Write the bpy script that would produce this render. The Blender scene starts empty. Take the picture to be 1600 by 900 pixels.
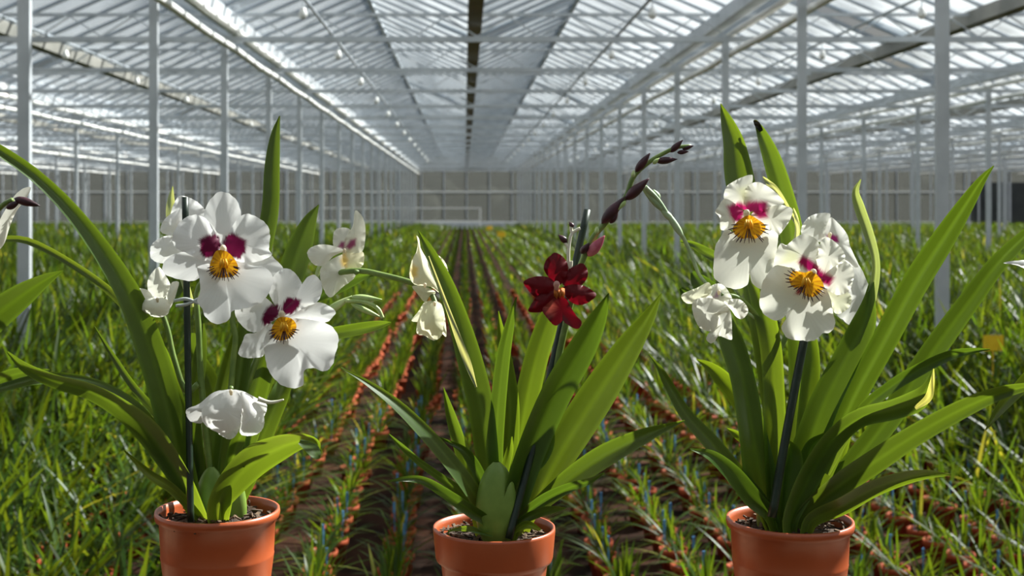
import bpy, math, random
import numpy as np
from mathutils import Vector

# ------------------------------------------------------------------ camera, sky, sun, exposure
scene = bpy.context.scene
COL = scene.collection
F, VX, VY, CZ = 2000.0, 726.0, 320.0, 1.55          # focal length in px, vanishing point, eye height
cam_d = bpy.data.cameras.new('camera'); cam = bpy.data.objects.new('camera', cam_d); COL.objects.link(cam)
cam.location = (0, 0, CZ); cam.rotation_euler = (math.pi / 2, 0, 0)
cam_d.sensor_width = 36; cam_d.lens = 36 * F / 1600
cam_d.shift_x = (800 - VX) / 1600; cam_d.shift_y = -(450 - VY) / 1600
cam_d.clip_start = 0.05; cam_d.clip_end = 1500
cam_d.dof.use_dof = True; cam_d.dof.focus_distance = 1.23; cam_d.dof.aperture_fstop = 12
scene.camera = cam

TO_SUN = Vector((0.60, 0.36, 0.635)).normalized()
world = bpy.data.worlds.new('world'); scene.world = world; world.use_nodes = True
wn = world.node_tree.nodes; wl = world.node_tree.links
sky = wn.new('ShaderNodeTexSky'); sky.sky_type = 'NISHITA'; sky.sun_disc = False
sky.sun_elevation = math.asin(TO_SUN.z); sky.sun_rotation = math.atan2(TO_SUN.x, TO_SUN.y)
sky.air_density = 1.0; sky.dust_density = 4.0; sky.ozone_density = 1.0
wl.new(sky.outputs[0], wn['Background'].inputs[0]); wn['Background'].inputs[1].default_value = 0.045
sun_d = bpy.data.lights.new('sun', 'SUN'); sun = bpy.data.objects.new('sun', sun_d); COL.objects.link(sun)
sun_d.energy = 21.0; sun_d.angle = math.radians(0.8); sun_d.color = (1.0, 0.94, 0.84)
sun.rotation_euler = (-TO_SUN).to_track_quat('-Z', 'Y').to_euler(); sun.location = (8, 4, 9)
vs = scene.view_settings
vs.view_transform = 'Standard'; vs.look = 'None'; vs.gamma = 1; vs.use_curve_mapping = False; vs.exposure = 0.1
scene.cycles.transparent_max_bounces = 24

# ------------------------------------------------------------------ materials
def new_mat(name):
    m = bpy.data.materials.new(name); m.use_nodes = True
    nt = m.node_tree; nt.nodes.clear()
    out = nt.nodes.new('ShaderNodeOutputMaterial')
    return m, nt, out
def N(nt, t, **kw):
    n = nt.nodes.new(t)
    for k, v in kw.items():
        if k in n.inputs: n.inputs[k].default_value = v
        else: setattr(n, k, v)
    return n
def noise_mix(nt, c1, c2, scale, detail=4.0, lo=0.35, hi=0.65, coord='Object'):
    tc = N(nt, 'ShaderNodeTexCoord'); no = N(nt, 'ShaderNodeTexNoise', Scale=scale, Detail=detail)
    nt.links.new(tc.outputs[coord], no.inputs['Vector'])
    mr = N(nt, 'ShaderNodeMapRange'); mr.inputs[1].default_value = lo; mr.inputs[2].default_value = hi
    nt.links.new(no.outputs[0], mr.inputs[0])
    mx = N(nt, 'ShaderNodeMix', data_type='RGBA')
    mx.inputs[6].default_value = (*c1, 1); mx.inputs[7].default_value = (*c2, 1)
    nt.links.new(mr.outputs[0], mx.inputs[0])
    return mx.outputs[2], no.outputs[0]
def simple(name, c1, c2=None, scale=20, rough=0.5, metal=0.0, bump=0.0, spec=0.5):
    m, nt, out = new_mat(name)
    b = N(nt, 'ShaderNodeBsdfPrincipled', Roughness=rough, Metallic=metal)
    b.inputs['Specular IOR Level'].default_value = spec
    col, fac = noise_mix(nt, c1, c2 or c1, scale)
    nt.links.new(col, b.inputs['Base Color'])
    if bump:
        bp = N(nt, 'ShaderNodeBump', Strength=bump, Distance=0.004)
        nt.links.new(fac, bp.inputs['Height']); nt.links.new(bp.outputs[0], b.inputs['Normal'])
    nt.links.new(b.outputs[0], out.inputs[0])
    return m
def leaf_mat(name, dark, light, trans, tfac=0.35, rough=0.38, spec=0.4):
    """leaf blade: hue varies by object and by fine streaks, base paler where attribute 't' is low"""
    m, nt, out = new_mat(name)
    at = N(nt, 'ShaderNodeAttribute', attribute_name='Col')
    oi = N(nt, 'ShaderNodeObjectInfo')
    col, fac = noise_mix(nt, dark, light, 34, 3.0, 0.3, 0.7)
    mixv = N(nt, 'ShaderNodeMix', data_type='RGBA', blend_type='MULTIPLY'); mixv.inputs[0].default_value = 1.0
    nt.links.new(col, mixv.inputs[6]); nt.links.new(at.outputs['Color'], mixv.inputs[7])
    hsv = N(nt, 'ShaderNodeHueSaturation')
    mr = N(nt, 'ShaderNodeMapRange'); mr.inputs[3].default_value = 0.75; mr.inputs[4].default_value = 1.3
    nt.links.new(oi.outputs['Random'], mr.inputs[0]); nt.links.new(mr.outputs[0], hsv.inputs['Value'])
    nt.links.new(mixv.outputs[2], hsv.inputs['Color'])
    b = N(nt, 'ShaderNodeBsdfPrincipled', Roughness=rough); b.inputs['Specular IOR Level'].default_value = spec
    nt.links.new(hsv.outputs[0], b.inputs['Base Color'])
    tr = N(nt, 'ShaderNodeBsdfTranslucent')
    tm = N(nt, 'ShaderNodeMix', data_type='RGBA', blend_type='MULTIPLY'); tm.inputs[0].default_value = 1.0
    tm.inputs[6].default_value = (*trans, 1); nt.links.new(at.outputs['Color'], tm.inputs[7])
    nt.links.new(tm.outputs[2], tr.inputs[0])
    ms = N(nt, 'ShaderNodeMixShader'); ms.inputs[0].default_value = tfac
    nt.links.new(b.outputs[0], ms.inputs[1]); nt.links.new(tr.outputs[0], ms.inputs[2])
    nt.links.new(ms.outputs[0], out.inputs[0])
    return m
def petal_mat(name, tfac=0.4, rough=0.5):
    m, nt, out = new_mat(name)
    at = N(nt, 'ShaderNodeAttribute', attribute_name='Col')
    b = N(nt, 'ShaderNodeBsdfPrincipled', Roughness=rough)
    b.inputs['Specular IOR Level'].default_value = 0.25
    nt.links.new(at.outputs['Color'], b.inputs['Base Color'])
    tc = N(nt, 'ShaderNodeTexCoord'); no = N(nt, 'ShaderNodeTexNoise', Scale=180.0, Detail=2.0)
    nt.links.new(tc.outputs['Object'], no.inputs['Vector'])
    bp = N(nt, 'ShaderNodeBump', Strength=0.12, Distance=0.002)
    nt.links.new(no.outputs[0], bp.inputs['Height']); nt.links.new(bp.outputs[0], b.inputs['Normal'])
    tr = N(nt, 'ShaderNodeBsdfTranslucent'); nt.links.new(at.outputs['Color'], tr.inputs[0])
    ms = N(nt, 'ShaderNodeMixShader'); ms.inputs[0].default_value = tfac
    nt.links.new(b.outputs[0], ms.inputs[1]); nt.links.new(tr.outputs[0], ms.inputs[2])
    nt.links.new(ms.outputs[0], out.inputs[0])
    return m
def glass_mat(name, tint, scatter, transp, gloss=0.08):
    """horticultural glass: lets light through, its film of lime and dew scatters some of it"""
    m, nt, out = new_mat(name)
    t = N(nt, 'ShaderNodeBsdfTransparent', Color=(*tint, 1))
    s = N(nt, 'ShaderNodeBsdfTranslucent', Color=(*scatter, 1))
    g = N(nt, 'ShaderNodeBsdfGlossy', Color=(0.9, 0.95, 1, 1), Roughness=0.15)
    tc = N(nt, 'ShaderNodeTexCoord'); no = N(nt, 'ShaderNodeTexNoise', Scale=0.9, Detail=4.0)
    nt.links.new(tc.outputs['Object'], no.inputs['Vector'])
    mr = N(nt, 'ShaderNodeMapRange'); mr.inputs[1].default_value = 0.3; mr.inputs[2].default_value = 0.7
    mr.inputs[3].default_value = max(0, 1 - transp - 0.12); mr.inputs[4].default_value = min(1, 1 - transp + 0.12)
    nt.links.new(no.outputs[0], mr.inputs[0])
    a = N(nt, 'ShaderNodeMixShader'); nt.links.new(mr.outputs[0], a.inputs[0])
    nt.links.new(t.outputs[0], a.inputs[1]); nt.links.new(s.outputs[0], a.inputs[2])
    f = N(nt, 'ShaderNodeMixShader'); f.inputs[0].default_value = gloss
    nt.links.new(a.outputs[0], f.inputs[1]); nt.links.new(g.outputs[0], f.inputs[2])
    nt.links.new(f.outputs[0], out.inputs[0])
    return m

M = {}
M['leaf'] = leaf_mat('orchid_leaf', (0.026, 0.058, 0.009), (0.044, 0.086, 0.014), (0.165, 0.245, 0.012), 0.30, 0.36)
M['field'] = leaf_mat('field_leaf', (0.015, 0.040, 0.005), (0.033, 0.068, 0.008), (0.15, 0.235, 0.010), 0.36, 0.36, 0.16)
M['petal'] = petal_mat('white_petal', 0.38)
M['red_petal'] = petal_mat('red_petal', 0.42, 0.42)
M['stem'] = simple('green_stem', (0.11, 0.18, 0.035), (0.18, 0.26, 0.055), 60, 0.45)
M['pale_stem'] = simple('pale_stem', (0.7, 0.66, 0.5), (0.85, 0.82, 0.7), 60, 0.5)
M['grey_stem'] = simple('grey_green_stem', (0.26, 0.37, 0.2), (0.4, 0.5, 0.3), 60, 0.5)
M['bud'] = simple('dark_bud', (0.03, 0.006, 0.011), (0.06, 0.010, 0.02), 80, 0.4)
M['pink_bud'] = simple('pink_bud', (0.42, 0.07, 0.12), (0.62, 0.2, 0.24), 60, 0.45)
M['green_bud'] = simple('green_bud', (0.3, 0.42, 0.13), (0.48, 0.57, 0.25), 60, 0.45)
M['terracotta'] = simple('terracotta_plastic', (0.36, 0.072, 0.02), (0.41, 0.088, 0.027), 14, 0.36, bump=0.02)
M['field_pot'] = simple('field_pot_plastic', (0.30, 0.055, 0.02), (0.42, 0.085, 0.028), 3, 0.7, spec=0.15)
M['soil'] = simple('potting_bark', (0.018, 0.010, 0.006), (0.075, 0.042, 0.024), 160, 0.9, bump=0.8)
M['bark'] = simple('bark_chip', (0.04, 0.022, 0.012), (0.16, 0.10, 0.055), 90, 0.85)
M['stake'] = simple('dark_green_stake', (0.006, 0.016, 0.008), (0.012, 0.026, 0.013), 90, 0.4)
M['clip'] = simple('clear_clip', (0.42, 0.46, 0.42), (0.6, 0.64, 0.6), 50, 0.3)
M['bulb'] = simple('pseudobulb_skin', (0.13, 0.22, 0.03), (0.2, 0.3, 0.05), 40, 0.4)
M['blue'] = simple('blue_dripper', (0.06, 0.19, 0.38), (0.09, 0.27, 0.48), 30, 0.4)
M['yellow'] = simple('yellow_trap', (0.9, 0.55, 0.01), (0.95, 0.62, 0.02), 20, 0.5)
M['steel'] = simple('galvanised_post', (0.44, 0.47, 0.50), (0.56, 0.59, 0.62), 3.0, 0.45, 0.25)
M['white_metal'] = simple('white_coated_metal', (0.84, 0.84, 0.82), (0.90, 0.90, 0.87), 3.0, 0.4)
M['bar'] = simple('aluminium_bar', (0.36, 0.40, 0.44), (0.46, 0.50, 0.54), 2.0, 0.45, 0.4)
M['dark_bar'] = simple('weathered_beam', (0.20, 0.20, 0.18), (0.30, 0.29, 0.26), 2.0, 0.6, 0.2)
M['floor'] = simple('dark_floor_soil', (0.012, 0.008, 0.006), (0.055, 0.024, 0.014), 2.6, 0.95, bump=0.5, spec=0.05)
M['outside'] = simple('outdoor_ground', (0.05, 0.07, 0.035), (0.08, 0.085, 0.055), 0.2, 0.9)
M['hedge'] = simple('hedge_leaf', (0.022, 0.028, 0.018), (0.04, 0.042, 0.028), 0.4, 0.9, bump=0.5)
M['dark_door'] = simple('dark_doorway', (0.012, 0.018, 0.02), (0.03, 0.035, 0.035), 1.0, 0.6)
M['roof_glass'] = glass_mat('roof_glass', (0.93, 0.97, 1.0), (0.50, 0.54, 0.58), 0.82)
M['wall_glass'] = glass_mat('wall_glass', (0.60, 0.62, 0.62), (0.115, 0.122, 0.12), 0.48, 0.03)
M['wood'] = simple('bench_board', (0.20, 0.13, 0.075), (0.30, 0.20, 0.12), 9, 0.7)

# ------------------------------------------------------------------ mesh helpers
ORG = {}
def P(px, py, Y):
    return ((px - VX) * Y / F, Y, CZ + (VY - py) * Y / F)
def tag(o, label=None, cat=None, group=None, kind=None):
    if label: o['label'] = label
    if cat: o['category'] = cat
    if group: o['group'] = group
    if kind: o['kind'] = kind
    return o
def empty(name, loc, parent=None):
    o = bpy.data.objects.new(name, None); COL.objects.link(o); o.location = loc; o.empty_display_size = 0.05
    ORG[o] = Vector(loc); return o
def make_mesh(name, verts, faces, mats, col=None, midx=None, smooth=True):
    me = bpy.data.meshes.new(name)
    me.from_pydata([tuple(v) for v in verts] if not isinstance(verts, np.ndarray) else verts.tolist(), [],
                   faces if not isinstance(faces, np.ndarray) else faces.tolist())
    for m in (mats if isinstance(mats, (list, tuple)) else [mats]): me.materials.append(m)
    if col is not None:
        a = me.color_attributes.new('Col', 'FLOAT_COLOR', 'POINT')
        c = np.ones((len(me.vertices), 4), dtype=np.float32); c[:, :3] = col
        a.data.foreach_set('color', c.ravel())
    if midx is not None: me.polygons.foreach_set('material_index', np.asarray(midx, dtype=np.int32))
    me.polygons.foreach_set('use_smooth', np.full(len(me.polygons), smooth, dtype=bool))
    me.update(); return me
def obj(name, verts, faces, mats, parent=None, col=None, midx=None, smooth=True, origin=None):
    """world-space verts; with a parent the mesh shares the root's origin"""
    o_ = ORG[parent] if parent is not None else Vector(origin or (0, 0, 0))
    v = np.asarray(verts, dtype=float) - np.array(o_)
    ob = bpy.data.objects.new(name, make_mesh(name, v, faces, mats, col, midx, smooth)); COL.objects.link(ob)
    if parent is not None: ob.parent = parent
    else: ob.location = o_
    ORG[ob] = o_
    return ob
class MB:
    def __init__(s): s.v = []; s.f = []
    def box(s, x0, x1, y0, y1, z0, z1):
        n = len(s.v)
        s.v += [(x0,y0,z0),(x1,y0,z0),(x1,y1,z0),(x0,y1,z0),(x0,y0,z1),(x1,y0,z1),(x1,y1,z1),(x0,y1,z1)]
        s.f += [(n,n+3,n+2,n+1),(n+4,n+5,n+6,n+7),(n,n+1,n+5,n+4),(n+1,n+2,n+6,n+5),(n+2,n+3,n+7,n+6),(n+3,n,n+4,n+7)]
        return s
    def bar(s, a, b, w, h=None, up=(0,0,1)):
        a = Vector(a); b = Vector(b); d = (b - a).normalized(); h = h or w
        sx = d.cross(Vector(up))
        if sx.length < 1e-4: sx = Vector((1,0,0))
        sx.normalize(); sz = sx.cross(d).normalized(); n = len(s.v)
        for p in (a, b):
            for (i, j) in ((-1,-1),(1,-1),(1,1),(-1,1)): s.v.append(tuple(p + sx*w/2*i + sz*h/2*j))
        s.f += [(n,n+1,n+2,n+3),(n+7,n+6,n+5,n+4)] + [(n+i,n+4+i,n+4+(i+1)%4,n+(i+1)%4) for i in range(4)]
        return s
    def tube(s, pts, rad, k=8):
        pts = [Vector(p) for p in pts]; n0 = len(s.v)
        if not hasattr(rad, '__len__'): rad = [rad] * len(pts)
        ref = Vector((0.13, 1, 0.21))
        for i, p in enumerate(pts):
            d = (pts[min(i+1, len(pts)-1)] - pts[max(i-1, 0)]).normalized()
            u = d.cross(ref).normalized(); w = d.cross(u)
            for j in range(k):
                a = 2*math.pi*j/k; s.v.append(tuple(p + (u*math.cos(a) + w*math.sin(a))*rad[i]))
        for i in range(len(pts)-1):
            for j in range(k):
                s.f.append((n0+i*k+j, n0+i*k+(j+1)%k, n0+(i+1)*k+(j+1)%k, n0+(i+1)*k+j))
        s.f.append(tuple(n0+j for j in range(k))[::-1]); s.f.append(tuple(n0+(len(pts)-1)*k+j for j in range(k)))
        return s
    def lathe(s, c, prof, k=48):
        n0 = len(s.v)
        for (r, z) in prof:
            for j in range(k):
                a = 2*math.pi*j/k; s.v.append((c[0]+r*math.cos(a), c[1]+r*math.sin(a), c[2]+z))
        for i in range(len(prof)-1):
            for j in range(k): s.f.append((n0+i*k+j, n0+i*k+(j+1)%k, n0+(i+1)*k+(j+1)%k, n0+(i+1)*k+j))
        return s
    def make(s, name, mat, parent=None, smooth=False, origin=None, **kw):
        return obj(name, s.v, s.f, mat, parent, smooth=smooth, origin=origin, **kw)
def catmull(pts, n, closed=False):
    p = np.asarray(pts, float); m = len(p); out = []
    segs = m if closed else m - 1
    for q in np.linspace(0, segs, n, endpoint=not closed):
        i = min(int(q), segs - 1); t = q - i
        g = (lambda k: p[k % m]) if closed else (lambda k: p[k] if 0 <= k < m else (2*p[0]-p[1] if k < 0 else 2*p[m-1]-p[m-2]))
        a, b, c, d = g(i-1), g(i), g(i+1), g(i+2)
        out.append(0.5*((2*b) + (-a+c)*t + (2*a-5*b+4*c-d)*t*t + (-a+3*b-3*c+d)*t**3))
    return np.array(out)

# ------------------------------------------------------------------ the greenhouse
BAY, PX0 = 6.38, 0.13                # post bay width, centre line
ROOF = BAY / 2                       # each small gable spans half a bay
YP = [8.9 + 3.7*k for k in range(20)]             # post lines going away
YG = [-2.2, 1.5, 5.2] + YP                        # girder lines
Y0, Y1 = -4.05, 82.0
KX = 7
XL, XR = PX0 - BAY*(KX+0.5), PX0 + BAY*(KX+0.5)
HG, HR = CZ + 2.45, CZ + 3.15                      # gutter and ridge heights
def proj(x, y, z): return VX + F*x/y, VY - F*(z-CZ)/y
def in_view(x, y, z, m=40):
    if y < 0.5: return False
    u, v = proj(x, y, z); return -m < u < 1600+m and -m < v < 900+m

floor = MB().box(XL, XR, Y0, Y1, -0.10, 0.0).make('floor', M['floor']); tag(floor, 'dark brown soil floor of the greenhouse', kind='structure')
og = MB().box(-400, 400, -60, 700, -0.30, -0.12).make('floor_outside', M['outside']); tag(og, 'open ground outside the greenhouse', kind='structure')

ceiling = empty('ceiling', (0, 0, HG)); tag(ceiling, 'pitched glass greenhouse roof on aluminium bars and steel girders', kind='structure')
# gutters on the post rows (white, lit by sun) and between them (weathered)
for k in range(-KX-1, KX+1):
    x = PX0 + BAY*(k+0.5)
    b = MB(); b.box(x-0.07, x+0.07, Y0, Y1, HG-0.16, HG-0.145)
    b.box(x-0.09, x-0.07, Y0, Y1, HG-0.16, HG+0.02); b.box(x+0.07, x+0.09, Y0, Y1, HG-0.16, HG+0.02)
    b.make('gutter', M['steel'], ceiling)
    for hz in (2.22, 1.97):
        MB().tube([(x+0.15, Y0, CZ+hz)] + [(x+0.15, yy+1.85*q, CZ+hz-0.02*q) for yy in YG for q in (0, 1)][:-1] + [(x+0.15, Y1, CZ+hz)], 0.042, 8).make('white_pipe', M['white_metal'], ceiling, True)
for k in range(-KX, KX+1):
    x = PX0 + BAY*k
    b = MB(); b.box(x-0.075, x+0.075, Y0, Y1, HG-0.16, HG-0.14); b.box(x-0.09, x-0.075, Y0, Y1, HG-0.16, HG+0.02); b.box(x+0.075, x+0.09, Y0, Y1, HG-0.16, HG+0.02)
    b.make('gutter', M['dark_bar'], ceiling)
ridges = []
for k in range(-2*KX-1, 2*KX+1):
    x = PX0 + ROOF*(k+0.5); ridges.append(x)
    MB().box(x-0.03, x+0.03, Y0, Y1, HR-0.035, HR+0.035).make('ridge_bar', M['bar'], ceiling)
# lattice girders
for y in YG:
    b = MB().box(XL, XR, y-0.03, y+0.03, CZ+2.07, CZ+2.14).make('lattice_girder', M['steel'], ceiling)
    MB().box(XL, XR, y-0.02, y+0.02, CZ+2.40, CZ+2.44).make('upper_chord', M['steel'], b)
    w = MB(); n = int((XR-XL)/0.798)
    for i in range(n):
        xa = XL + i*0.798
        w.bar((xa, y, CZ+2.14), (xa+0.399, y, CZ+2.40), 0.018); w.bar((xa+0.399, y, CZ+2.40), (xa+0.798, y, CZ+2.14), 0.018)
    tag(w.make('lattice_web', M['steel'], b), kind='stuff')
# glass panes and glazing bars: those that show largest are parts of their own, the rest one part
PW = 0.74; NP = int((Y1-Y0)/PW)
items = []
for x in ridges:
    for s in (-1, 1):
        for i in range(NP):
            y = Y0 + i*PW
            xm, ym, zm = x + s*ROOF/4, y + PW/2, (HG+HR)/2
            area = 0
            if in_view(xm, ym, zm, 20): area = 1.0/ym**2 * (1 + 1.5*abs((xm*0.7/1.6*s) - (zm-CZ))/ym)
            items.append((area, x, s, i, y))
items.sort(key=lambda q: -q[0])
TH = math.atan2(HR-HG, ROOF/2)
rnd = random.Random(4)
pane_me = {}; bar_me = {}
SL = math.hypot(HR-HG, ROOF/2)
for s in (-1, 1):
    # local frame: origin at the ridge, running down-slope
    pv = []
    for dz in (0.0, 0.006):
        for (u, yy) in ((0.03, 0.02), (SL-0.03, 0.02), (SL-0.03, PW-0.02), (0.03, PW-0.02)):
            pv.append((s*u*math.cos(TH), yy, -u*math.sin(TH)+dz))
    pf = [(0,3,2,1),(4,5,6,7),(0,1,5,4),(1,2,6,5),(2,3,7,6),(3,0,4,7)]
    pane_me[s] = (np.array(pv), pf)
    bm = MB().bar((0,0,0.0), (s*SL*math.cos(TH), 0, -SL*math.sin(TH)), 0.045, 0.06); bar_me[s] = (np.array(bm.v), bm.f)
shared = {}
for s in (-1, 1):
    shared['p', s] = make_mesh('roof_pane', pane_me[s][0], pane_me[s][1], M['roof_glass'], smooth=False)
    shared['b', s] = make_mesh('glazing_bar', bar_me[s][0], bar_me[s][1], M['bar'], smooth=False)
rv, rf, bv, bf = [], [], [], []
nv = nb = 0
for q, (a, x, s, i, y) in enumerate(items):
    vent = a > 0 and (i % 9 == 4) and rnd.random() < 0.35
    if q < 300:
        for key, nm in (('p', 'roof_pane'), ('b', 'glazing_bar')):
            o = bpy.data.objects.new(nm, shared[key, s]); COL.objects.link(o); o.parent = ceiling
            o.location = (x, y, HR-HG)
            if key == 'p' and vent: o.rotation_euler = (0, -s*0.42, 0); o['label'] = 'roof vent pane swung open'
    else:
        V = pane_me[s][0] + np.array((x, y, HR))
        if vent:
            V = V - np.array((x, y, HR)); c, sn = math.cos(-s*0.42), math.sin(-s*0.42)
            V = np.stack([V[:,0]*c + V[:,2]*sn, V[:,1], -V[:,0]*sn + V[:,2]*c], 1) + np.array((x, y, HR))
        rv.append(V); rf += [tuple(k+nv for k in f) for f in pane_me[s][1]]; nv += 8
        bv.append(bar_me[s][0] + np.array((x, y, HR))); bf += [tuple(k+nb for k in f) for f in bar_me[s][1]]; nb += 8
tag(obj('far_roof_panes', np.concatenate(rv), rf, M['roof_glass'], ceiling, smooth=False), kind='stuff')
tag(obj('far_glazing_bars', np.concatenate(bv), bf, M['bar'], ceiling, smooth=False), kind='stuff')

# far end wall: mullions, rails, panes
wall = MB().box(XL, XR, Y1-0.12, Y1+0.12, 0, CZ-1.15).make('wall_far', M['steel']); tag(wall, 'far glazed end wall behind the flower beds', kind='structure')
WM = 1.45; nW = int((XR-XL)/WM)
rails = [CZ-1.12, CZ+0.82, HG]
mul = make_mesh('mullion', np.array(MB().box(-0.035, 0.035, -0.05, 0.05, 0.2, HG).v), MB().box(-0.035, 0.035, -0.05, 0.05, 0.2, HG).f, M['steel'], smooth=False)
DOORX = (32.5, 37.3)
for i in range(nW+1):
    o = bpy.data.objects.new('mullion', mul); COL.objects.link(o); o.parent = wall; o.location = (XL+i*WM, Y1, 0)
for z in rails: MB().box(XL, XR, Y1-0.06, Y1+0.06, z-0.05, z+0.05).make('rail', M['white_metal'] if z < 3 else M['steel'], wall)
pm = []
for j in range(2):
    bx = MB().box(0.035, WM-0.035, -0.01, 0.01, rails[j]+0.05, rails[j+1]-0.05)
    pm.append(make_mesh('wall_pane', np.array(bx.v), bx.f, M['wall_glass'], smooth=False))
for i in range(nW):
    xx = XL+i*WM
    for j in range(2):
        if j < 1 and DOORX[0]-0.6 < xx < DOORX[1]-0.6: continue
        o = bpy.data.objects.new('wall_pane', pm[j]); COL.objects.link(o); o.parent = wall; o.location = (xx, Y1, 0)
for x in ridges:
    obj('gable_pane', [(x-ROOF/2, Y1, HG), (x+ROOF/2, Y1, HG), (x, Y1, HR), (x-ROOF/2, Y1+0.01, HG), (x+ROOF/2, Y1+0.01, HG), (x, Y1+0.01, HR)],
        [(0,1,2),(5,4,3),(0,3,4,1),(1,4,5,2),(2,5,3,0)], M['wall_glass'], wall, smooth=False)
d = MB().box(DOORX[0], DOORX[1], Y1-0.16, Y1+0.05, 0.02, CZ+1.43); dr = d.make('door_1', M['dark_door']); tag(dr, 'dark open doorway at the right end of the far wall', kind='structure')
MB().box(DOORX[0]+2.3, DOORX[0]+2.42, Y1-0.2, Y1-0.1, 0.02, CZ+1.43).make('door_frame', M['steel'], dr)
for nm, xs in (('wall_left', XL), ('wall_right', XR)):
    w = MB().box(xs-0.05, xs+0.05, Y0, Y1, 0, 0.25).make(nm, M['steel']); tag(w, 'glazed side wall of the greenhouse', kind='structure')
    MB().box(xs-0.01, xs+0.01, Y0, Y1, 0.25, HG).make('wall_pane', M['wall_glass'], w)
# low rail barrier at the far wall near the centre
fb = MB(); fb.bar((-9, 78, CZ-0.20), (0.95, 78, CZ-0.20), 0.07); fb.bar((-9, 78, CZ-1.0), (0.95, 78, CZ-1.0), 0.07)
fb.bar((0.95, 78, 0), (0.95, 78, CZ-0.17), 0.09); fb.bar((-9, 78, 0), (-9, 78, CZ-0.17), 0.09)
tag(fb.make('rail_barrier', M['white_metal'], origin=(0, 78, 0)), 'low white rail barrier at the far end of the centre rows', 'barrier')
# hedge outside
hb = MB(); hr = random.Random(3)
for i in range(70):
    x = -75 + i*2.2 ; hh = hr.uniform(3.0, 4.6)
    hb.lathe((x, 128+hr.uniform(-2, 2), -0.2), [(1.9, 0), (2.3, hh*0.4), (1.9, hh*0.75), (0.9, hh*0.97), (0.05, hh)], 9)
tag(hb.make('hedge', M['hedge'], smooth=True, origin=(0, 128, -0.2)), 'brownish hedge outside, blurred behind the far glass wall', 'hedge')

# posts
def post_mesh(w):
    m = MB(); H = CZ+2.068
    m.box(-w/2, w/2, -w*0.32, w*0.32, 0, H); return make_mesh('steel_post', np.array(m.v), m.f, M['steel'], smooth=False)
base_m = MB().box(-0.09, 0.09, -0.09, 0.09, 0, 0.03); base_me = make_mesh('base_plate', np.array(base_m.v), base_m.f, M['steel'], smooth=False)
post_me = post_mesh(0.085)
names = {(-1,0): 'thick grey steel post at the left edge, nearest on the left', (-1,1): 'grey steel post just left of the big white orchids, second on the left',
         (-1,2): 'steel post rising behind the left white orchid with purple eyes', (0,0): 'thick grey steel post behind the long leaves at right, nearest on the right',
         (0,1): 'grey steel post directly behind the cream orchids, second on the right', (0,2): 'steel post behind the upright leaf left of the cream orchids'}
posts = 0
for k in range(-KX, KX):
    x = PX0 + BAY*(k+0.5)
    for n, y in enumerate(YP):
        if not in_view(x, y, CZ, 30): continue
        if n % 1 or posts >= 300: continue
        o = bpy.data.objects.new('steel_post', post_me); COL.objects.link(o); o.location = (x, y, 0)
        if (k, n) in names: tag(o, names[k, n], 'post')
        else: tag(o, 'slim grey steel post in the rows receding towards the far wall', 'post', 'roof posts receding to the far wall')
        posts += 1
        if y < 30:
            c = bpy.data.objects.new('base_plate', base_me); COL.objects.link(c); c.parent = o

# pipe runs with small hanging lamps below the roof
for x in (-5.3, -1.68, 1.95, 4.75):
    MB().tube([(x, Y0, CZ+2.16), (x, Y1-1, CZ+2.16)], 0.018, 6).make('lamp_pipe', M['bar'], ceiling)
lm = MB(); lm.tube([(0,0,0), (0,0,-0.09)], 0.006, 6); lm_me = make_mesh('cord', np.array(lm.v), lm.f, M['bar'], smooth=False)
lb = MB().lathe((0,0,0), [(0.012,-0.09),(0.03,-0.10),(0.032,-0.13),(0.045,-0.15),(0.04,-0.19),(0.02,-0.21),(0.001,-0.215)], 12)
lb_me = make_mesh('bulb', np.array(lb.v), lb.f, M['white_metal'])
for x in (-5.3, -1.68, 1.95, 4.75):
    for n in range(0, 14):
        y = 9.6 + 3.7*n
        if not in_view(x, y, CZ+2.1, 5): continue
        o = bpy.data.objects.new('hanging_lamp', lb_me); COL.objects.link(o); o.location = (x, y, CZ+2.142)
        c = bpy.data.objects.new('cord', lm_me); COL.objects.link(c); c.parent = o
        side = {-5.3: 'far left run', -1.68: 'run left of the centre beam', 1.95: 'run right of the centre beam', 4.75: 'far right run'}[x]
        tag(o, 'small pale lamp hanging under the roof in the ' + side, 'lamp', 'small lamps in the ' + side)

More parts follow.
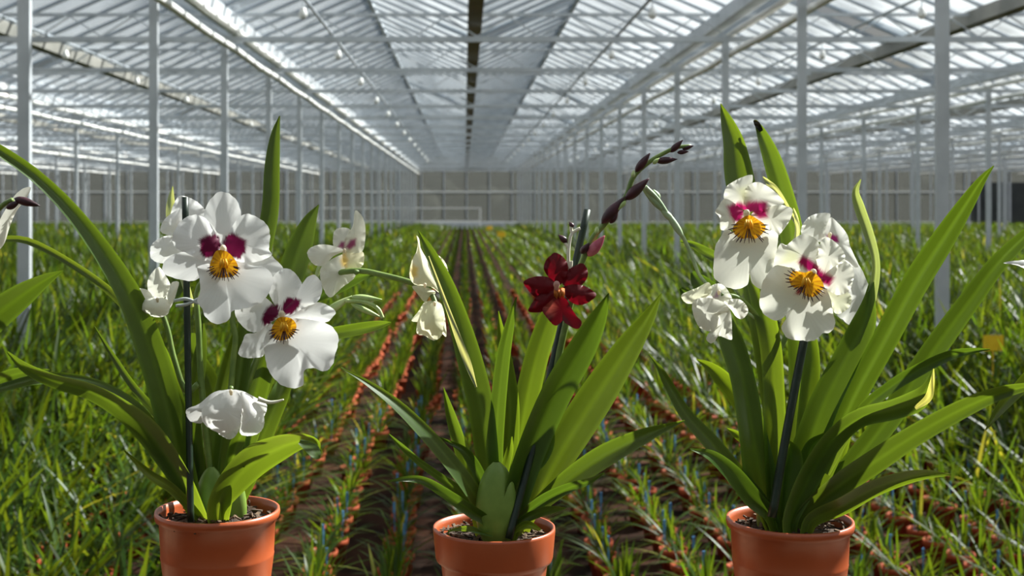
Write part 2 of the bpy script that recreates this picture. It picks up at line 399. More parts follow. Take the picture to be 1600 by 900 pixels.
# ------------------------------------------------------------------ the beds
RS = np.random.RandomState(7)
def blades(base, H, nb, segs, wid, rs, lean=(0.15, 0.75), fold=False, bright=None):
    """leafy tufts: base (n,3), heights H (n) -> verts, faces, colours"""
    n = len(base); B = n*nb
    b = np.repeat(base, nb, 0) + np.stack([rs.normal(0, 0.012, B), rs.normal(0, 0.012, B), np.zeros(B)], 1)
    L = np.repeat(H, nb) * rs.uniform(0.65, 1.25, B)
    az = rs.uniform(0, 2*np.pi, B); le = rs.uniform(lean[0], lean[1], B); dr = rs.uniform(0.1, 0.95, B)*le*1.2
    w = np.repeat(np.broadcast_to(wid, (n,)), nb) * rs.uniform(0.7, 1.25, B)
    dx, dy = np.cos(az), np.sin(az)
    t = np.linspace(0, 1, segs+1)
    prof = np.clip(np.interp(t, [0, .15, .5, .8, 1], [.45, .8, 1, .72, .06]), 0, 1)
    out_r = (le[:, None]*t + dr[:, None]*t**2*0.6) * L[:, None]
    zz = (t*np.cos(le*0.6)[:, None] - 0.55*dr[:, None]*t**2.4) * L[:, None]
    twist = rs.uniform(-0.6, 0.6, B)
    sx, sy = -np.sin(az+twist), np.cos(az+twist)
    cx = b[:, 0:1] + dx[:, None]*out_r; cy = b[:, 1:2] + dy[:, None]*out_r; cz = b[:, 2:3] + zz
    hw = 0.5*w[:, None]*prof[None, :]
    cols = 3 if fold else 2
    V = np.zeros((B, segs+1, cols, 3))
    for j, e in enumerate((-1, 0, 1) if fold else (-1, 1)):
        V[:, :, j, 0] = cx + e*sx[:, None]*hw; V[:, :, j, 1] = cy + e*sy[:, None]*hw
        V[:, :, j, 2] = np.maximum(cz - (0.45*hw if (fold and e == 0) else 0), 0.02)
    idx = np.arange(B*(segs+1)*cols).reshape(B, segs+1, cols)
    f = np.stack([idx[:, :-1, :-1], idx[:, :-1, 1:], idx[:, 1:, 1:], idx[:, 1:, :-1]], -1).reshape(-1, 4)
    g = rs.uniform(0.6, 1.35, B); yel = rs.uniform(0.85, 1.3, B)
    C = np.stack([g*yel, g, g*0.9], 1)
    dead = rs.uniform(0, 1, B) < 0.022
    C[dead] = np.array((4.6, 2.5, 4.0))
    C = np.repeat(C, (segs+1)*cols, 0)
    return V.reshape(-1, 3), f, C

def bed_height(x, y):
    """plant height in the beds: mature left of the centre, young in the middle, mature again far right"""
    fall = np.interp(y, [4, 12, 30, 80], [1.0, 0.97, 0.85, 0.55])
    left = np.interp(x, [-3.2, -2.2, -1.25, -1.0], [0.92, 0.72, 0.44, 0.22])*1.0
    rightn = np.interp(x, [1.0, 2.0, 3.0, 4.5], [0.22, 0.26, 0.34, 0.62]); rightf = np.interp(x, [1.0, 2.4, 3.4], [0.22, 0.5, 0.86])
    k = np.clip((y-5.5)/4.0, 0, 1)
    right = rightn*(1-k) + rightf*k
    return np.where(x < 0.5, left, right)*np.where(np.abs(x) > 1.25, fall, np.interp(y, [4, 103], [1, 0.8]))

# candidate positions on a planting grid
pts = []
def gap(x): return (-1.22 < x < -1.0) or (1.78 < x < 2.02)
ROWS = np.arange(-1.45-0.29*140, 48, 0.29)
for x in ROWS:
    y = 3.2 if x < -1 else 3.9
    while y < 79.5:
        st = 0.20 if y < 16 else (0.27 if y < 35 else (0.42 if y < 60 else 0.6))
        xx = x + RS.normal(0, 0.02); yy = y + RS.normal(0, 0.03)
        y += st
        far = y > 30 and (int(round((x+100)/0.29)) % 2) and abs(x) > 2
        if far: continue
        if abs(xx) > 0.46*yy + 1.2: continue
        u = VX + F*xx/yy
        if u < -160 or u > 1760: continue
        pts.append((xx, yy))
pts = np.array(pts)
hts = bed_height(pts[:, 0], pts[:, 1])
mature = pts[:, 0] < -1.0
rtall = (pts[:, 0] > 1.2) & (hts > 0.42)
order = np.argsort(pts[:, 1])
young_near, mature_near, rest = [], [], []
for i in order:
    x, y = pts[i]; u, v = proj(x, y, hts[i]*0.6)
    vis = -10 < u < 1610 and v < 905
    if not mature[i] and len(young_near) < 300 and vis: young_near.append(i)
    elif mature[i] and len(mature_near) < 300 and vis: mature_near.append(i)
    elif v < 960 or y > 4: rest.append(i)
# prototypes
def pot_small():
    b = MB().lathe((0,0,0), [(0.001,0.004),(0.043,0.004),(0.056,0.088),(0.061,0.09),(0.062,0.112),(0.056,0.112),(0.054,0.092)], 14)
    return make_mesh('pot', np.array(b.v), b.f, M['field_pot'])
soil_b = MB().lathe((0,0,0), [(0.001,0.097),(0.03,0.099),(0.054,0.094)], 10); soil_me = make_mesh('soil', np.array(soil_b.v), soil_b.f, M['soil'])
pot_me = pot_small()
st_b = MB().tube([(0.028,-0.02,0.09),(0.030,-0.022,0.225)], 0.003, 6); st_b.box(0.025,0.035,-0.025,-0.019,0.185,0.23)
st_me = make_mesh('blue_stake', np.array(st_b.v), st_b.f, M['blue'], smooth=False)
young_me, mature_me = [], []
for k in range(7):
    v, f, c = blades(np.array([[0, 0, 0.095]]), np.array([0.27]), 18, 6, 0.014, RS, (0.1, 0.85), True)
    young_me.append(make_mesh('foliage', v, f, M['field'], c))
for k in range(7):
    v, f, c = blades(np.array([[0, 0, 0.095]]), np.array([0.72]), 17, 7, 0.025, RS, (0.15, 0.8), True)
    mature_me.append(make_mesh('foliage', v, f, M['field'], c))
def field_plant(i, kind):
    x, y = pts[i]; h = hts[i]
    root = bpy.data.objects.new('potted_seedling' if kind == 'y' else 'bed_orchid', None); COL.objects.link(root)
    root.location = (x, y, 0); root.rotation_euler = (0, 0, RS.uniform(0, 6.28)); root.empty_display_size = 0.05
    def part(nm, me, sc=None):
        o = bpy.data.objects.new(nm, me); COL.objects.link(o); o.parent = root
        if sc: o.scale = sc
        return o
    part('pot', pot_me); part('soil', soil_me)
    tall = kind == 'm' or rtall[i]
    s = (max(h-0.06, 0.15)/0.72 if tall else max(h-0.06, 0.15)/0.27)*RS.uniform(0.85, 1.12)
    me = (mature_me if tall else young_me)[RS.randint(7)]
    o = part('foliage', me, (max(s, 0.8), max(s, 0.8), s)); o['kind'] = 'stuff'
    o.location = (0, 0, 0.095*(1-s))
    if not tall and RS.uniform() < 0.75: part('blue_stake', st_me)
    if kind == 'y' and tall: root.name = 'bed_orchid'; tag(root, 'tall bushy green orchid without flowers in the bed on the right', 'plant', 'mature orchids in the right bed')
    elif kind == 'y': tag(root, 'young grassy orchid in small terracotta pot in the floor rows behind the front orchids', 'potted plant', 'young potted orchids in the floor rows')
    else: tag(root, 'tall bushy green orchid without flowers crowding the bed on the left', 'plant', 'mature orchids in the left bed')
for i in young_near: field_plant(i, 'y')
for i in mature_near: field_plant(i, 'm')
rest = np.array(rest)
def stuff(sel, name, label, cat, narrow=False):
    if len(sel) == 0: return
    near = sel[pts[sel, 1] < 14]; mid = sel[(pts[sel, 1] >= 14) & (pts[sel, 1] < 35)]; far = sel[pts[sel, 1] >= 35]
    Vs, Fs, Cs, n = [], [], [], 0
    for s_, nb_, sg, ws in ((near, 16, 4, 1.0), (mid, 9, 3, 1.5), (far, 7, 2, 2.6)):
        if len(s_) == 0: continue
        b = np.concatenate([pts[s_], np.full((len(s_), 1), 0.09)], 1)
        hh = hts[s_]
        v, f, c = blades(b, np.maximum(hh*1.0, 0.17), nb_, sg, ws*(0.013+0.010*np.clip((hh-0.25)/0.5, 0, 1)), RS, (0.1, 0.45) if narrow else (0.15, 0.85))
        Vs.append(v); Fs.append(f+n); Cs.append(c); n += len(v)
    V = np.concatenate(Vs); Fc = np.concatenate(Fs); C = np.concatenate(Cs)
    o = bpy.data.objects.new(name, make_mesh(name, V, Fc, M['field'], C)); COL.objects.link(o)
    tag(o, label, cat, kind='stuff'); return o
stuff(rest[mature[rest]], 'left_bed_foliage', 'dense sunlit green foliage filling the left beds into the distance', 'foliage')
mid_rows = rest[(~mature[rest]) & (pts[rest, 0] < 1.2)]
stuff(mid_rows, 'row_foliage', 'green foliage of the narrow centre rows running into the distance', 'foliage', True)
stuff(rest[(~mature[rest]) & (pts[rest, 0] >= 1.2)], 'right_bed_foliage', 'green foliage of the right beds into the distance', 'foliage')
# pots of the further rows, as far as they can still be seen
pv, pf, n = [], [], 0
pp = MB().lathe((0,0,0), [(0.045,0.0),(0.057,0.088),(0.062,0.09),(0.062,0.112),(0.05,0.108)], 9); PV = np.array(pp.v)
for i in rest:
    x, y = pts[i]
    if y < 22 and abs(x) < 6 and x > -2.4:
        pv.append(PV + np.array((x, y, 0))); pf += [tuple(k+n for k in q) for q in pp.f]; n += len(PV)
o = obj('far_row_pots', np.concatenate(pv), pf, M['field_pot']); tag(o, 'small terracotta pots of the further floor rows', 'pots', kind='stuff')
# yellow sticky traps
for (px, py, Y, w, h, lab) in ((1552, 536, 8.2, 0.13, 0.10, 'yellow sticky trap card on a stick in the right bed'),
                               (783, 366, 42, 0.26, 0.18, 'small yellow trap card beside the centre rows, nearer of two'),
                               (765, 356, 60, 0.28, 0.20, 'tiny yellow trap card beside the centre rows, farther of two')):
    x, y, z = P(px, py, Y)
    r = empty('sticky_trap', (x, y, 0)); tag(r, lab, 'trap')
    c = MB(); c.box(x-w/2, x+w/2, y-0.003, y+0.003, z-h/2, z+h/2); c.make('card', M['yellow'], r)
    MB().tube([(x, y+0.008, 0), (x, y+0.008, z+h/2)], 0.006, 6).make('stick', M['yellow'], r)

# ------------------------------------------------------------------ bench carrying the front pots (just below the picture)
YF = 1.25; BZ = CZ - 0.43
bench = empty('bench', (0.05, YF, 0)); tag(bench, 'narrow wooden bench under the front row of potted orchids', 'bench')
for j in range(3): MB().box(-0.75, 0.85, YF-0.115+j*0.078, YF-0.115+j*0.078+0.072, BZ-0.022, BZ).make('plank', M['wood'], bench)
for xx in (-0.6, 0.7):
    for yy in (YF-0.09, YF+0.09): MB().box(xx-0.02, xx+0.02, yy-0.02, yy+0.02, 0, BZ-0.022).make('leg', M['wood'], bench)

# ------------------------------------------------------------------ orchid builders (pixel outlines give a shape its size at its own distance)
SOIL = {}
def leaf(parent, pts_, y0, y1, fold=0.22, roll=0.0, name='leaf', n=30, tint=(1,1,1), ybend=None, label=None, mat='leaf', pale=1.0):
    """pts_: (px, py, width px) from base to tip; y0..y1 depth of base and tip"""
    if parent in SOIL and abs(pts_[0][1]-SOIL[parent][1]) < 45:      # carry the base down into the soil
        cx_, rp_ = SOIL[parent]; b0 = pts_[0]
        pts_ = [(b0[0]+0.35*(cx_-b0[0]), rp_+32, b0[2]*0.75)] + list(pts_)
    p = catmull(pts_, n); m = 9
    V = np.zeros((n, m, 3)); C = np.zeros((n, m, 3))
    d = np.gradient(p[:, :2], axis=0); d /= np.linalg.norm(d, axis=1, keepdims=True)+1e-9
    nr = np.stack([-d[:, 1], d[:, 0]], 1)
    for i in range(n):
        t = i/(n-1); Y = y0 + (y1-y0)*(t**1.4)
        if ybend: Y += ybend*math.sin(math.pi*t)
        w = max(p[i, 2], 0.8)
        for j in range(m):
            e = -1 + 2*j/(m-1)
            q = p[i, :2] + nr[i]*e*w/2
            Yv = Y + fold*(1-abs(e)**1.3)*w/1600*YF*0.8 + roll*e*w/1600*0.5 + 0.0006*math.sin(9*t+3*e)
            V[i, j] = P(q[0], q[1], Yv)
            b = max(0, 1 - t/0.28)*pale
            edge = 1.0 + 0.55*(abs(e) > 0.98) + 0.3*(abs(e) < 0.05)
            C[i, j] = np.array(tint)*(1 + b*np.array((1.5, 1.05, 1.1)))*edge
    idx = np.arange(n*m).reshape(n, m)
    f = np.stack([idx[:-1, :-1], idx[:-1, 1:], idx[1:, 1:], idx[1:, :-1]], -1).reshape(-1, 4)
    o = obj(name, V.reshape(-1, 3), f, M[mat], parent, C.reshape(-1, 3))
    if label: o['label'] = label
    return o
def Zc(x0, y0, s): return lambda L: [(x0 + a/s, y0 + b/s) for (a, b) in L]
z1 = Zc(180, 260, 3.81); z2 = Zc(180, 480, 3.81); z4 = Zc(780, 350, 5.296); z5 = Zc(1040, 250, 4.444); z6 = Zc(1040, 400, 4.444)
z9 = Zc(580, 330, 4.736); z3 = Zc(460, 200, 2.5); zb = Zc(780, 200, 5.0)
def sdist(px, py, poly):
    """signed distance in px to a polygon, positive inside"""
    poly = np.asarray(poly, float); d2 = np.full(px.shape, 1e9); ins = np.zeros(px.shape, bool); m = len(poly)
    for i in range(m):
        a, b = poly[i], poly[(i+1) % m]; e = b-a
        t = np.clip(((px-a[0])*e[0] + (py-a[1])*e[1])/(e@e+1e-9), 0, 1)
        d2 = np.minimum(d2, (px-a[0]-t*e[0])**2 + (py-a[1]-t*e[1])**2)
        c = ((a[1] > py) != (b[1] > py)) & (px < (b[0]-a[0])*(py-a[1])/(b[1]-a[1]+1e-12)+a[0]); ins ^= c
    return np.where(ins, 1, -1)*np.sqrt(d2)
def sm(a, b, x): t = np.clip((x-a)/(b-a), 0, 1); return t*t*(3-2*t)
WHITE = (0.86, 0.855, 0.83)
class Flower:
    def __init__(s, parent, centre, Y, tilt=(0, 0), base=WHITE, marks=(), mat='petal', name='flower', tint=None, label=None, col_r=4.0):
        s.c, s.Y, s.tilt, s.base, s.marks, s.mat, s.tint = centre, Y, tilt, base, marks, mat, tint
        # the flower's own mesh is its column with the little anther cap
        cx, cy, cz = P(centre[0], centre[1], Y-0.010); r = col_r/1600*YF
        b = MB().lathe((0,0,0), [(0.0002, 1.3*r), (0.55*r, 1.15*r), (0.95*r, 0.55*r), (1.0*r, 0), (0.75*r, -0.7*r), (0.7*r, -1.5*r), (0.0002, -1.9*r)], 14)
        V = [(cx+x, cy+y*1.3-0.25*z, cz+z) for (x, y, z) in b.v]
        s.o = obj(name, V, b.f, M['petal'], parent, np.array((0.8, 0.72, 0.55)) if mat == 'petal' else np.array((0.55, 0.35, 0.3)))
        if label: s.o['label'] = label
    def petal(s, outline, centre=None, dY=0.0, cup=0.0, ruf=0.0012, k=7, name='petal', Mr=18, Nn=84, base=None, bow=0.0, seed=0, label=None, veinc=None):
        c = np.array(centre if centre else s.c, float)
        o = catmull(outline, Nn, True); th = np.arctan2(o[:, 1]-c[1], o[:, 0]-c[0])
        rr = np.random.RandomState(seed + int(abs(c[0]*7+c[1]*3+o[0,0])) % 9999); ph = rr.uniform(0, 6.28, 3)
        o = c + (o-c)*(1 + 0.006*np.sin(th*23+ph[0]) + 0.005*np.sin(th*37+ph[1]))[:, None]
        rads = np.linspace(0, 1, Mr+1)[1:]
        ext = np.linalg.norm(o-c, axis=1).max()/1600*YF
        U = [c[0]]; W = [c[1]]; R = [0.0]; T = [0.0]
        for r in rads:
            q = c + (o-c)*r; U += list(q[:, 0]); W += list(q[:, 1]); R += [r]*Nn; T += list(th)
        U, W, R, T = map(np.array, (U, W, R, T))
        Y = s.Y + dY + s.tilt[0]*(U-s.c[0])/1600*YF + s.tilt[1]*(W-s.c[1])/1600*YF
        Y = Y + cup*ext*R**2 + ruf*np.sin(k*T+ph[2])*R**4 + 0.5*ruf*np.sin((2*k+1)*T+ph[0])*R**6
        if bow:   # bow about the petal's long axis
            mid = o.mean(0)-c; L = np.linalg.norm(mid)+1e-9; ax = mid/L
            side = ((U-c[0])*-ax[1] + (W-c[1])*ax[0])/1600*YF
            Y = Y + bow*side**2/0.02
        V = np.stack([(U-VX)*Y/F, Y, CZ+(VY-W)*Y/F], 1)
        C = np.tile(np.array(base if base else s.base, float), (len(U), 1))
        vein = 1 - 0.035*(0.5+0.5*np.sin(T*46+ph[1]))*np.clip(R*1.6, 0, 1)
        C *= vein[:, None]
        if veinc is not None:
            w_ = (sm(0.55, 0.95, 0.5+0.5*np.sin(T*17+ph[1]))*np.clip(R*1.4, 0, 1)*0.75)[:, None]; C = C*(1-w_)+np.array(veinc)*w_
        for (poly, colr, soft, frng) in s.marks:
            sd = sdist(U, W, poly) + frng*np.sin(T*58+ph[0]*0) + 0.6*frng*np.sin(T*31+1)
            m_ = sm(-soft, soft, sd)[:, None]; C = C*(1-m_) + np.array(colr)*m_
        f = [(0, 1+j, 1+(j+1) % Nn) for j in range(Nn)]
        for i in range(Mr-1):
            a = 1+i*Nn; b = a+Nn
            f += [(a+j, b+j, b+(j+1) % Nn, a+(j+1) % Nn) for j in range(Nn)]
        ob = obj(name, V, f, M[s.mat], s.o, C)
        if label: ob['label'] = label
        return ob
    def callus(s, outline, centre, dY=-0.006, col=(0.80, 0.42, 0.012), dark=(0.22, 0.012, 0.02), whisk=16, wl=(0.78, 1.16), arc=None, seed=1, ridge=True):
        """yellow crest at the throat with dark whisker lines running out over its edge"""
        mk = s.marks; s.marks = (); bs = s.base; tl = s.tilt
        ob = s.petal(outline, centre, dY, -0.10, 0.0006, 9, name='crest', Mr=10, Nn=60, base=col, veinc=(0.45,0.12,0.01), label='yellow crest at the throat')
        rr = np.random.RandomState(seed); b = MB(); o = catmull(outline, 60, True); c = np.array(centre)
        for i in range(whisk):
            a0, a1 = arc if arc else (0.1, math.pi-0.1)
            a = a0 + (a1-a0)*(i+0.5)/whisk + rr.normal(0, 0.03)
            th = np.arctan2(o[:, 1]-c[1], o[:, 0]-c[0]); j = np.argmin(np.abs((th-a+math.pi) % (2*math.pi)-math.pi))
            e = o[j]-c; r0, r1 = (0.3 if abs(i-whisk/2+0.5) < 2 else wl[0])*rr.uniform(0.85, 1.05), wl[1]*rr.uniform(0.95, 1.12)
            def q(r, d):
                u = c + e*r; Y = s.Y+dY+tl[0]*(u[0]-s.c[0])/1600*YF+tl[1]*(u[1]-s.c[1])/1600*YF-0.004*r*r-d
                return P(u[0], u[1], Y)
            b.tube([q(r0, 0.0014), q((r0+r1)/2, 0.0022), q(r1, 0.0014)], [0.0004, 0.0007, 0.00025], 5)
        obj('whiskers', b.v, b.f, M['bud'], s.o)['kind'] = 'stuff'
        if ridge:
            b = MB()
            for k in (-1, 0, 1):
                e0 = (c[0]+k*3.0, c[1]-8); e1 = (c[0]+k*6.0, c[1]+7)
                b.tube([P(*e0, s.Y+dY-0.004), P((e0[0]+e1[0])/2, (e0[1]+e1[1])/2, s.Y+dY-0.0065), P(*e1, s.Y+dY-0.0045)], [0.0008, 0.0016, 0.0005], 6)
            obj('ridges', b.v, b.f, M['petal'], s.o, np.array((0.9, 0.55, 0.05)))
        s.marks = mk
def spindle(name, a, b, r, mat, parent, Y, Yb=None, sharp=1.0):
    """pointed bud from pixel a to pixel b, r = radius in px"""
    A = Vector(P(*a, Y)); B = Vector(P(*b, Yb if Yb else Y)); n = 12; rad = []
    for i in range(n):
        t = i/(n-1); rad.append(max(r/1600*YF*(math.sin(math.pi*min(1, t**0.8)))**0.8*(1-0.25*t), 0.0003))
    m = MB().tube([A.lerp(B, i/(n-1)) for i in range(n)], rad, 12)
    return m.make(name, M[mat], parent, True)
def stemtube(name, pts_, w, mat, parent, Y, Y1_=None, n=24):
    """pts_ (px, py[, dY])"""
    q = catmull([(a[0], a[1], a[2] if len(a) > 2 else 0.0) for a in pts_], n)
    Y1_ = Y if Y1_ is None else Y1_
    pp = [P(x, y, Y+(Y1_-Y)*i/(n-1)+dy) for i, (x, y, dy) in enumerate(q)]
    ww = w if hasattr(w, '__len__') else (w, w)
    return MB().tube(pp, [(ww[0]+(ww[1]-ww[0])*i/(n-1))/2/1600*YF for i in range(n)], 9).make(name, M[mat], parent, True)
def pot(parent, cx, rim_py, style, half):
    x, y, _ = P(cx, 0, YF); R = half/F*YF; zr = CZ+(VY-rim_py)*YF/F; H = zr-BZ
    if style == 'thin':
        pr = [(0.001, 0.003), (R*0.70, 0.0), (R*0.72, 0.004), (R*0.90, H*0.66), (R*0.905, H*0.67), (R*0.90, H*0.68), (R*0.925, H-0.010), (R*0.985, H-0.008), (R, H-0.004), (R*0.99, H), (R*0.95, H), (R*0.93, H-0.006), (R*0.90, H-0.03)]
    else:
        pr = [(0.001, 0.003), (R*0.68, 0.0), (R*0.70, 0.004), (R*0.855, H-0.036), (R*0.87, H-0.034), (R*0.93, H-0.032), (R*0.945, H-0.029), (R*0.985, H-0.003), (R*0.98, H), (R*0.945, H), (R*0.93, H-0.006), (R*0.89, H-0.03)]
    MB().lathe((x, y, BZ), pr, 64).make('pot', M['terracotta'], parent, True)
    zs = H-0.014; k = 40; n = 14; V = [(x, y, BZ+zs+0.004)]; f = []
    rr = np.random.RandomState(int(abs(cx)))
    for i in range(1, n+1):
        r = R*0.915*i/n
        for j in range(k): V.append((x+r*math.cos(2*math.pi*j/k), y+r*math.sin(2*math.pi*j/k), BZ+zs+0.006*(1-i/n)+rr.uniform(-0.002, 0.003)*(i < n)))
    f += [(0, 1+j, 1+(j+1) % k) for j in range(k)]
    for i in range(n-1):
        a = 1+i*k; f += [(a+j, a+k+j, a+k+(j+1) % k, a+(j+1) % k) for j in range(k)]
    obj('soil', V, f, M['soil'], parent)
    b = MB()
    for i in range(170):
        a = rr.uniform(0, 6.28); r = R*0.88*math.sqrt(rr.uniform(0.02, 1)); p = Vector((x+r*math.cos(a), y+r*math.sin(a), BZ+zs+0.004+rr.uniform(0, 0.004)))
        dd = Vector((rr.normal(), rr.normal(), rr.normal()*0.4)).normalized()*rr.uniform(0.002, 0.006)
        b.bar(p-dd, p+dd, rr.uniform(0.001, 0.0035), rr.uniform(0.0008, 0.002))
    b.make('bark_chips', M['bark'], parent)['kind'] = 'stuff'
def plant(cx, rim_py, style, half, label):
    x, y, _ = P(cx, 0, YF); r = empty('potted_orchid', (x, y, BZ)); tag(r, label, 'potted orchid')
    SOIL[r] = (cx, rim_py); pot(r, cx, rim_py, style, half); return r
def bulb(parent, c, rx, ry, Y, name='pseudobulb'):
    m = MB(); r = rx/1600*YF; h = ry/1600*YF; x, y, z = P(c[0], c[1], Y)
    prof = [(max(r*math.sin(math.pi*t)**0.5*(1.02-0.12*t), 0.0003), h*(2*t-1)) for t in np.linspace(0.02, 0.99, 16)]
    m.lathe((0, 0, 0), prof, 20); V = [(x+a, y+b*0.55, z+c_) for (a, b, c_) in m.v]
    return obj(name, V, m.f, M['bulb'], parent)

PURPLE = (0.12, 0.003, 0.036); MAG = (0.48, 0.014, 0.13); MAG2 = (0.34, 0.006, 0.09)
# ================================================================== left orchid
p1 = plant(340, 795, 'thin', 97, 'white orchid with dark purple eyes in the left terracotta pot')
Y = YF
leaf(p1, [(305,800,26),(285,740,44),(262,640,46),(235,545,46),(196,450,38),(130,352,27),(62,280,21),(-5,232,17),(-50,205,4)], Y, Y-0.06, roll=0.4, label='long leaf arching out past the left edge')
leaf(p1, [(312,805,22),(280,745,34),(235,680,40),(190,640,32),(140,612,26),(85,596,22),(40,575,16),(12,550,3)], Y-0.01, Y-0.10, roll=-0.5)
leaf(p1, [(305,800,20),(262,720,32),(215,650,34),(160,610,27),(100,592,20),(50,594,16),(-20,612,12)], Y, Y-0.06, roll=0.8)
leaf(p1, [(318,800,14),(285,700,16),(252,655,15),(208,604,12),(176,556,9),(148,510,2)], Y+0.02, Y+0.08)
leaf(p1, [(308,805,14),(270,765,16),(235,742,14),(194,704,2)], Y-0.01, Y-0.05, tint=(1.6,1.4,1.5))
leaf(p1, [(345,800,24),(365,650,30),(388,500,30),(408,400,29),(422,330,27),(425,262,24),(430,212,15),(437,181,1.5)], Y+0.01, Y+0.05, roll=0.3, label='tall upright leaf behind the big white flower')
leaf(p1, [(352,800,26),(388,660,34),(428,510,38),(454,430,42),(470,382,38),(484,345,22),(498,320,1.5)], Y+0.02, Y+0.06, roll=-0.2)
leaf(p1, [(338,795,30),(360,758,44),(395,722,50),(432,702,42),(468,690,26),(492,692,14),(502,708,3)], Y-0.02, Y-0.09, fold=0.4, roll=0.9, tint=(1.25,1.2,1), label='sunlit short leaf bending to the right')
leaf(p1, [(468,690,8),(486,700,20),(496,712,14),(500,716,2)], Y-0.088, Y-0.10, fold=0.1, roll=-0.8, pale=0)
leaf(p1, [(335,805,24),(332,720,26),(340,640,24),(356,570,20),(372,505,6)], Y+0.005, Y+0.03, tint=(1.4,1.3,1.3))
leaf(p1, [(325,805,22),(308,720,24),(302,640,24),(310,575,24),(316,530,14),(318,505,3)], Y+0.01, Y+0.03)
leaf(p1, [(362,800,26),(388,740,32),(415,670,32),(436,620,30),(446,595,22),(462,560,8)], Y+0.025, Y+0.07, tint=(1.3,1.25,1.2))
leaf(p1, [(350,800,24),(372,700,34),(400,610,42),(420,565,38),(440,520,20)], Y+0.03, Y+0.06)
leaf(p1, [(318,800,20),(300,700,20),(274,610,18),(256,550,12),(242,525,3)], Y+0.02, Y+0.02, tint=(1.2,1.2,1))
leaf(p1, [(330,800,22),(344,690,22),(330,600,26),(300,548,24),(300,520,10)], Y+0.035, Y+0.04)
leaf(p1, [(352,795,18),(368,700,22),(400,650,24),(392,690,18),(380,730,4)], Y-0.015, Y-0.03, tint=(1.3,1.3,1))
leaf(p1, [(320,790,14),(268,640,16),(228,530,15),(185,468,13),(122,419,12),(45,377,11),(-10,374,9)], Y+0.04, Y+0.02, tint=(1.25,1.1,1.4))
leaf(p1, [(300,480,10),(278,400,14),(268,345,16),(267,315,12),(270,291,1.5)], Y+0.05, Y+0.05, tint=(4.2,2.9,14), name='bract', pale=0)
bulb(p1, (330,790), 22, 50, Y+0.01); bulb(p1, (362,792), 20, 46, Y+0.01)
st = stemtube('stake', [(298,815),(294,600),(289,308)], (8.5,8.5), 'stake', p1, Y-0.03, Y-0.002)
for (a, b) in (((272,470),(310,474)), ((275,478),(312,466))):
    stemtube('tie_clip', [a, ((a[0]+b[0])/2, a[1]-3), b], 4, 'clip', st, Y-0.036)
s1 = stemtube('flower_stem', [(335,795),(322,680),(313,580),(310,510),(308,455),(330,425),(348,405,0.01)], (9,6), 'stem', p1, Y+0.012)
stemtube('pedicel', [(310,600),(290,610),(272,560),(262,515),(250,480)], (8,6), 'stem', s1, Y+0.008)
stemtube('pedicel', [(358,640),(364,570),(368,525),(362,495),(375,470),(420,490)], (8,6), 'stem', s1, Y+0.008)
stemtube('pedicel', [(356,650),(360,615),(361,606)], (7,6), 'stem', s1, Y+0.005, Y-0.02)
s2 = stemtube('flower_stem', [(345,790),(372,650),(410,540),(450,465),(500,434),(556,423),(600,430),(642,441),(668,452),(679,470),(680,478)], (9,6), 'stem', p1, Y+0.035, Y-0.005, 40)
stemtube('pedicel', [(494,438),(498,420),(508,402),(530,392),(537,390)], (6,5), 'green_bud', s2, Y+0.018)
stemtube('pedicel', [(540,470),(570,472),(590,482),(598,497)], (5,5), 'green_bud', s2, Y+0.01)
for (a, b, r, m_) in (((548,464),(597,468),5,'green_bud'), ((505,492),(550,462),6,'green_bud'), ((548,475),(598,497),4,'green_bud'), ((552,426),(563,424),4,'stem')):
    spindle('bud', a, b, r, m_, s2, Y+0.012)
leaf(p1, [(440,540,10),(500,525,18),(550,516,20),(590,508,14),(611,504,2)], Y+0.05, Y+0.03, pale=0)
leaf(p1, [(490,470,10),(520,450,24),(548,436,24),(575,429,10),(594,430,2)], Y+0.05, Y+0.04, pale=0, tint=(0.9,1,1.1))

bl = z1([(500,435),(545,410),(598,402),(622,430),(632,475),(600,540),(540,552),(515,535),(505,490)])
br = z1([(640,455),(662,415),(695,393),(745,420),(782,440),(776,510),(745,548),(690,548),(665,510)])
f1 = Flower(p1, z1([(643,492)])[0], Y-0.035, (0.10, -0.12), marks=((bl, PURPLE, 2.2, 1.3), (br, PURPLE, 2.2, 1.3)), label='big white flower with two dark purple eyes')
c1 = z1([(640,500)])[0]
f1.petal(z1([(640,510),(560,400),(525,330),(530,270),(560,205),(600,163),(632,150),(682,165),(725,205),(748,270),(746,330),(720,390)]), z1([(640,400)])[0], 0.010, 0.12, 0.001)
f1.petal(z1([(610,500),(520,490),(420,505),(340,530),(292,570),(280,612),(310,650),(400,676),(470,680),(530,640),(600,580)]), z1([(540,570)])[0], 0.012, 0.1, 0.001)
f1.petal(z1([(690,530),(800,480),(900,510),(960,560),(1000,610),(960,655),(880,680),(790,650),(710,590)]), z1([(770,570)])[0], 0.012, 0.1, 0.001)
f1.petal(z1([(644,500),(600,400),(540,312),(470,288),(400,318),(352,385),(340,440),(368,490),(440,522),(520,560),(600,548)]), z1([(560,460)])[0], 0.003, 0.10, 0.002)
f1.petal(z1([(640,500),(680,390),(730,310),(785,282),(850,305),(905,350),(922,410),(916,490),(930,530),(850,566),(760,572),(690,552)]), z1([(735,455)])[0], 0.002, 0.10, 0.002)
f1.petal(z1([(640,545),(560,575),(490,600),(500,660),(506,740),(488,800),(518,850),(540,900),(580,930),(630,938),(682,905),(700,860),(800,840),(880,800),(930,720),(940,660),(900,608),(820,590),(740,568),(690,552)]), z1([(650,640)])[0], -0.006, -0.05, 0.003, 5, name='lip', label='broad white ruffled lip')
f1.callus(z1([(600,505),(570,565),(562,618),(596,655),(650,662),(705,652),(732,618),(722,570),(682,520),(645,500)]), z1([(645,580)])[0], -0.011)
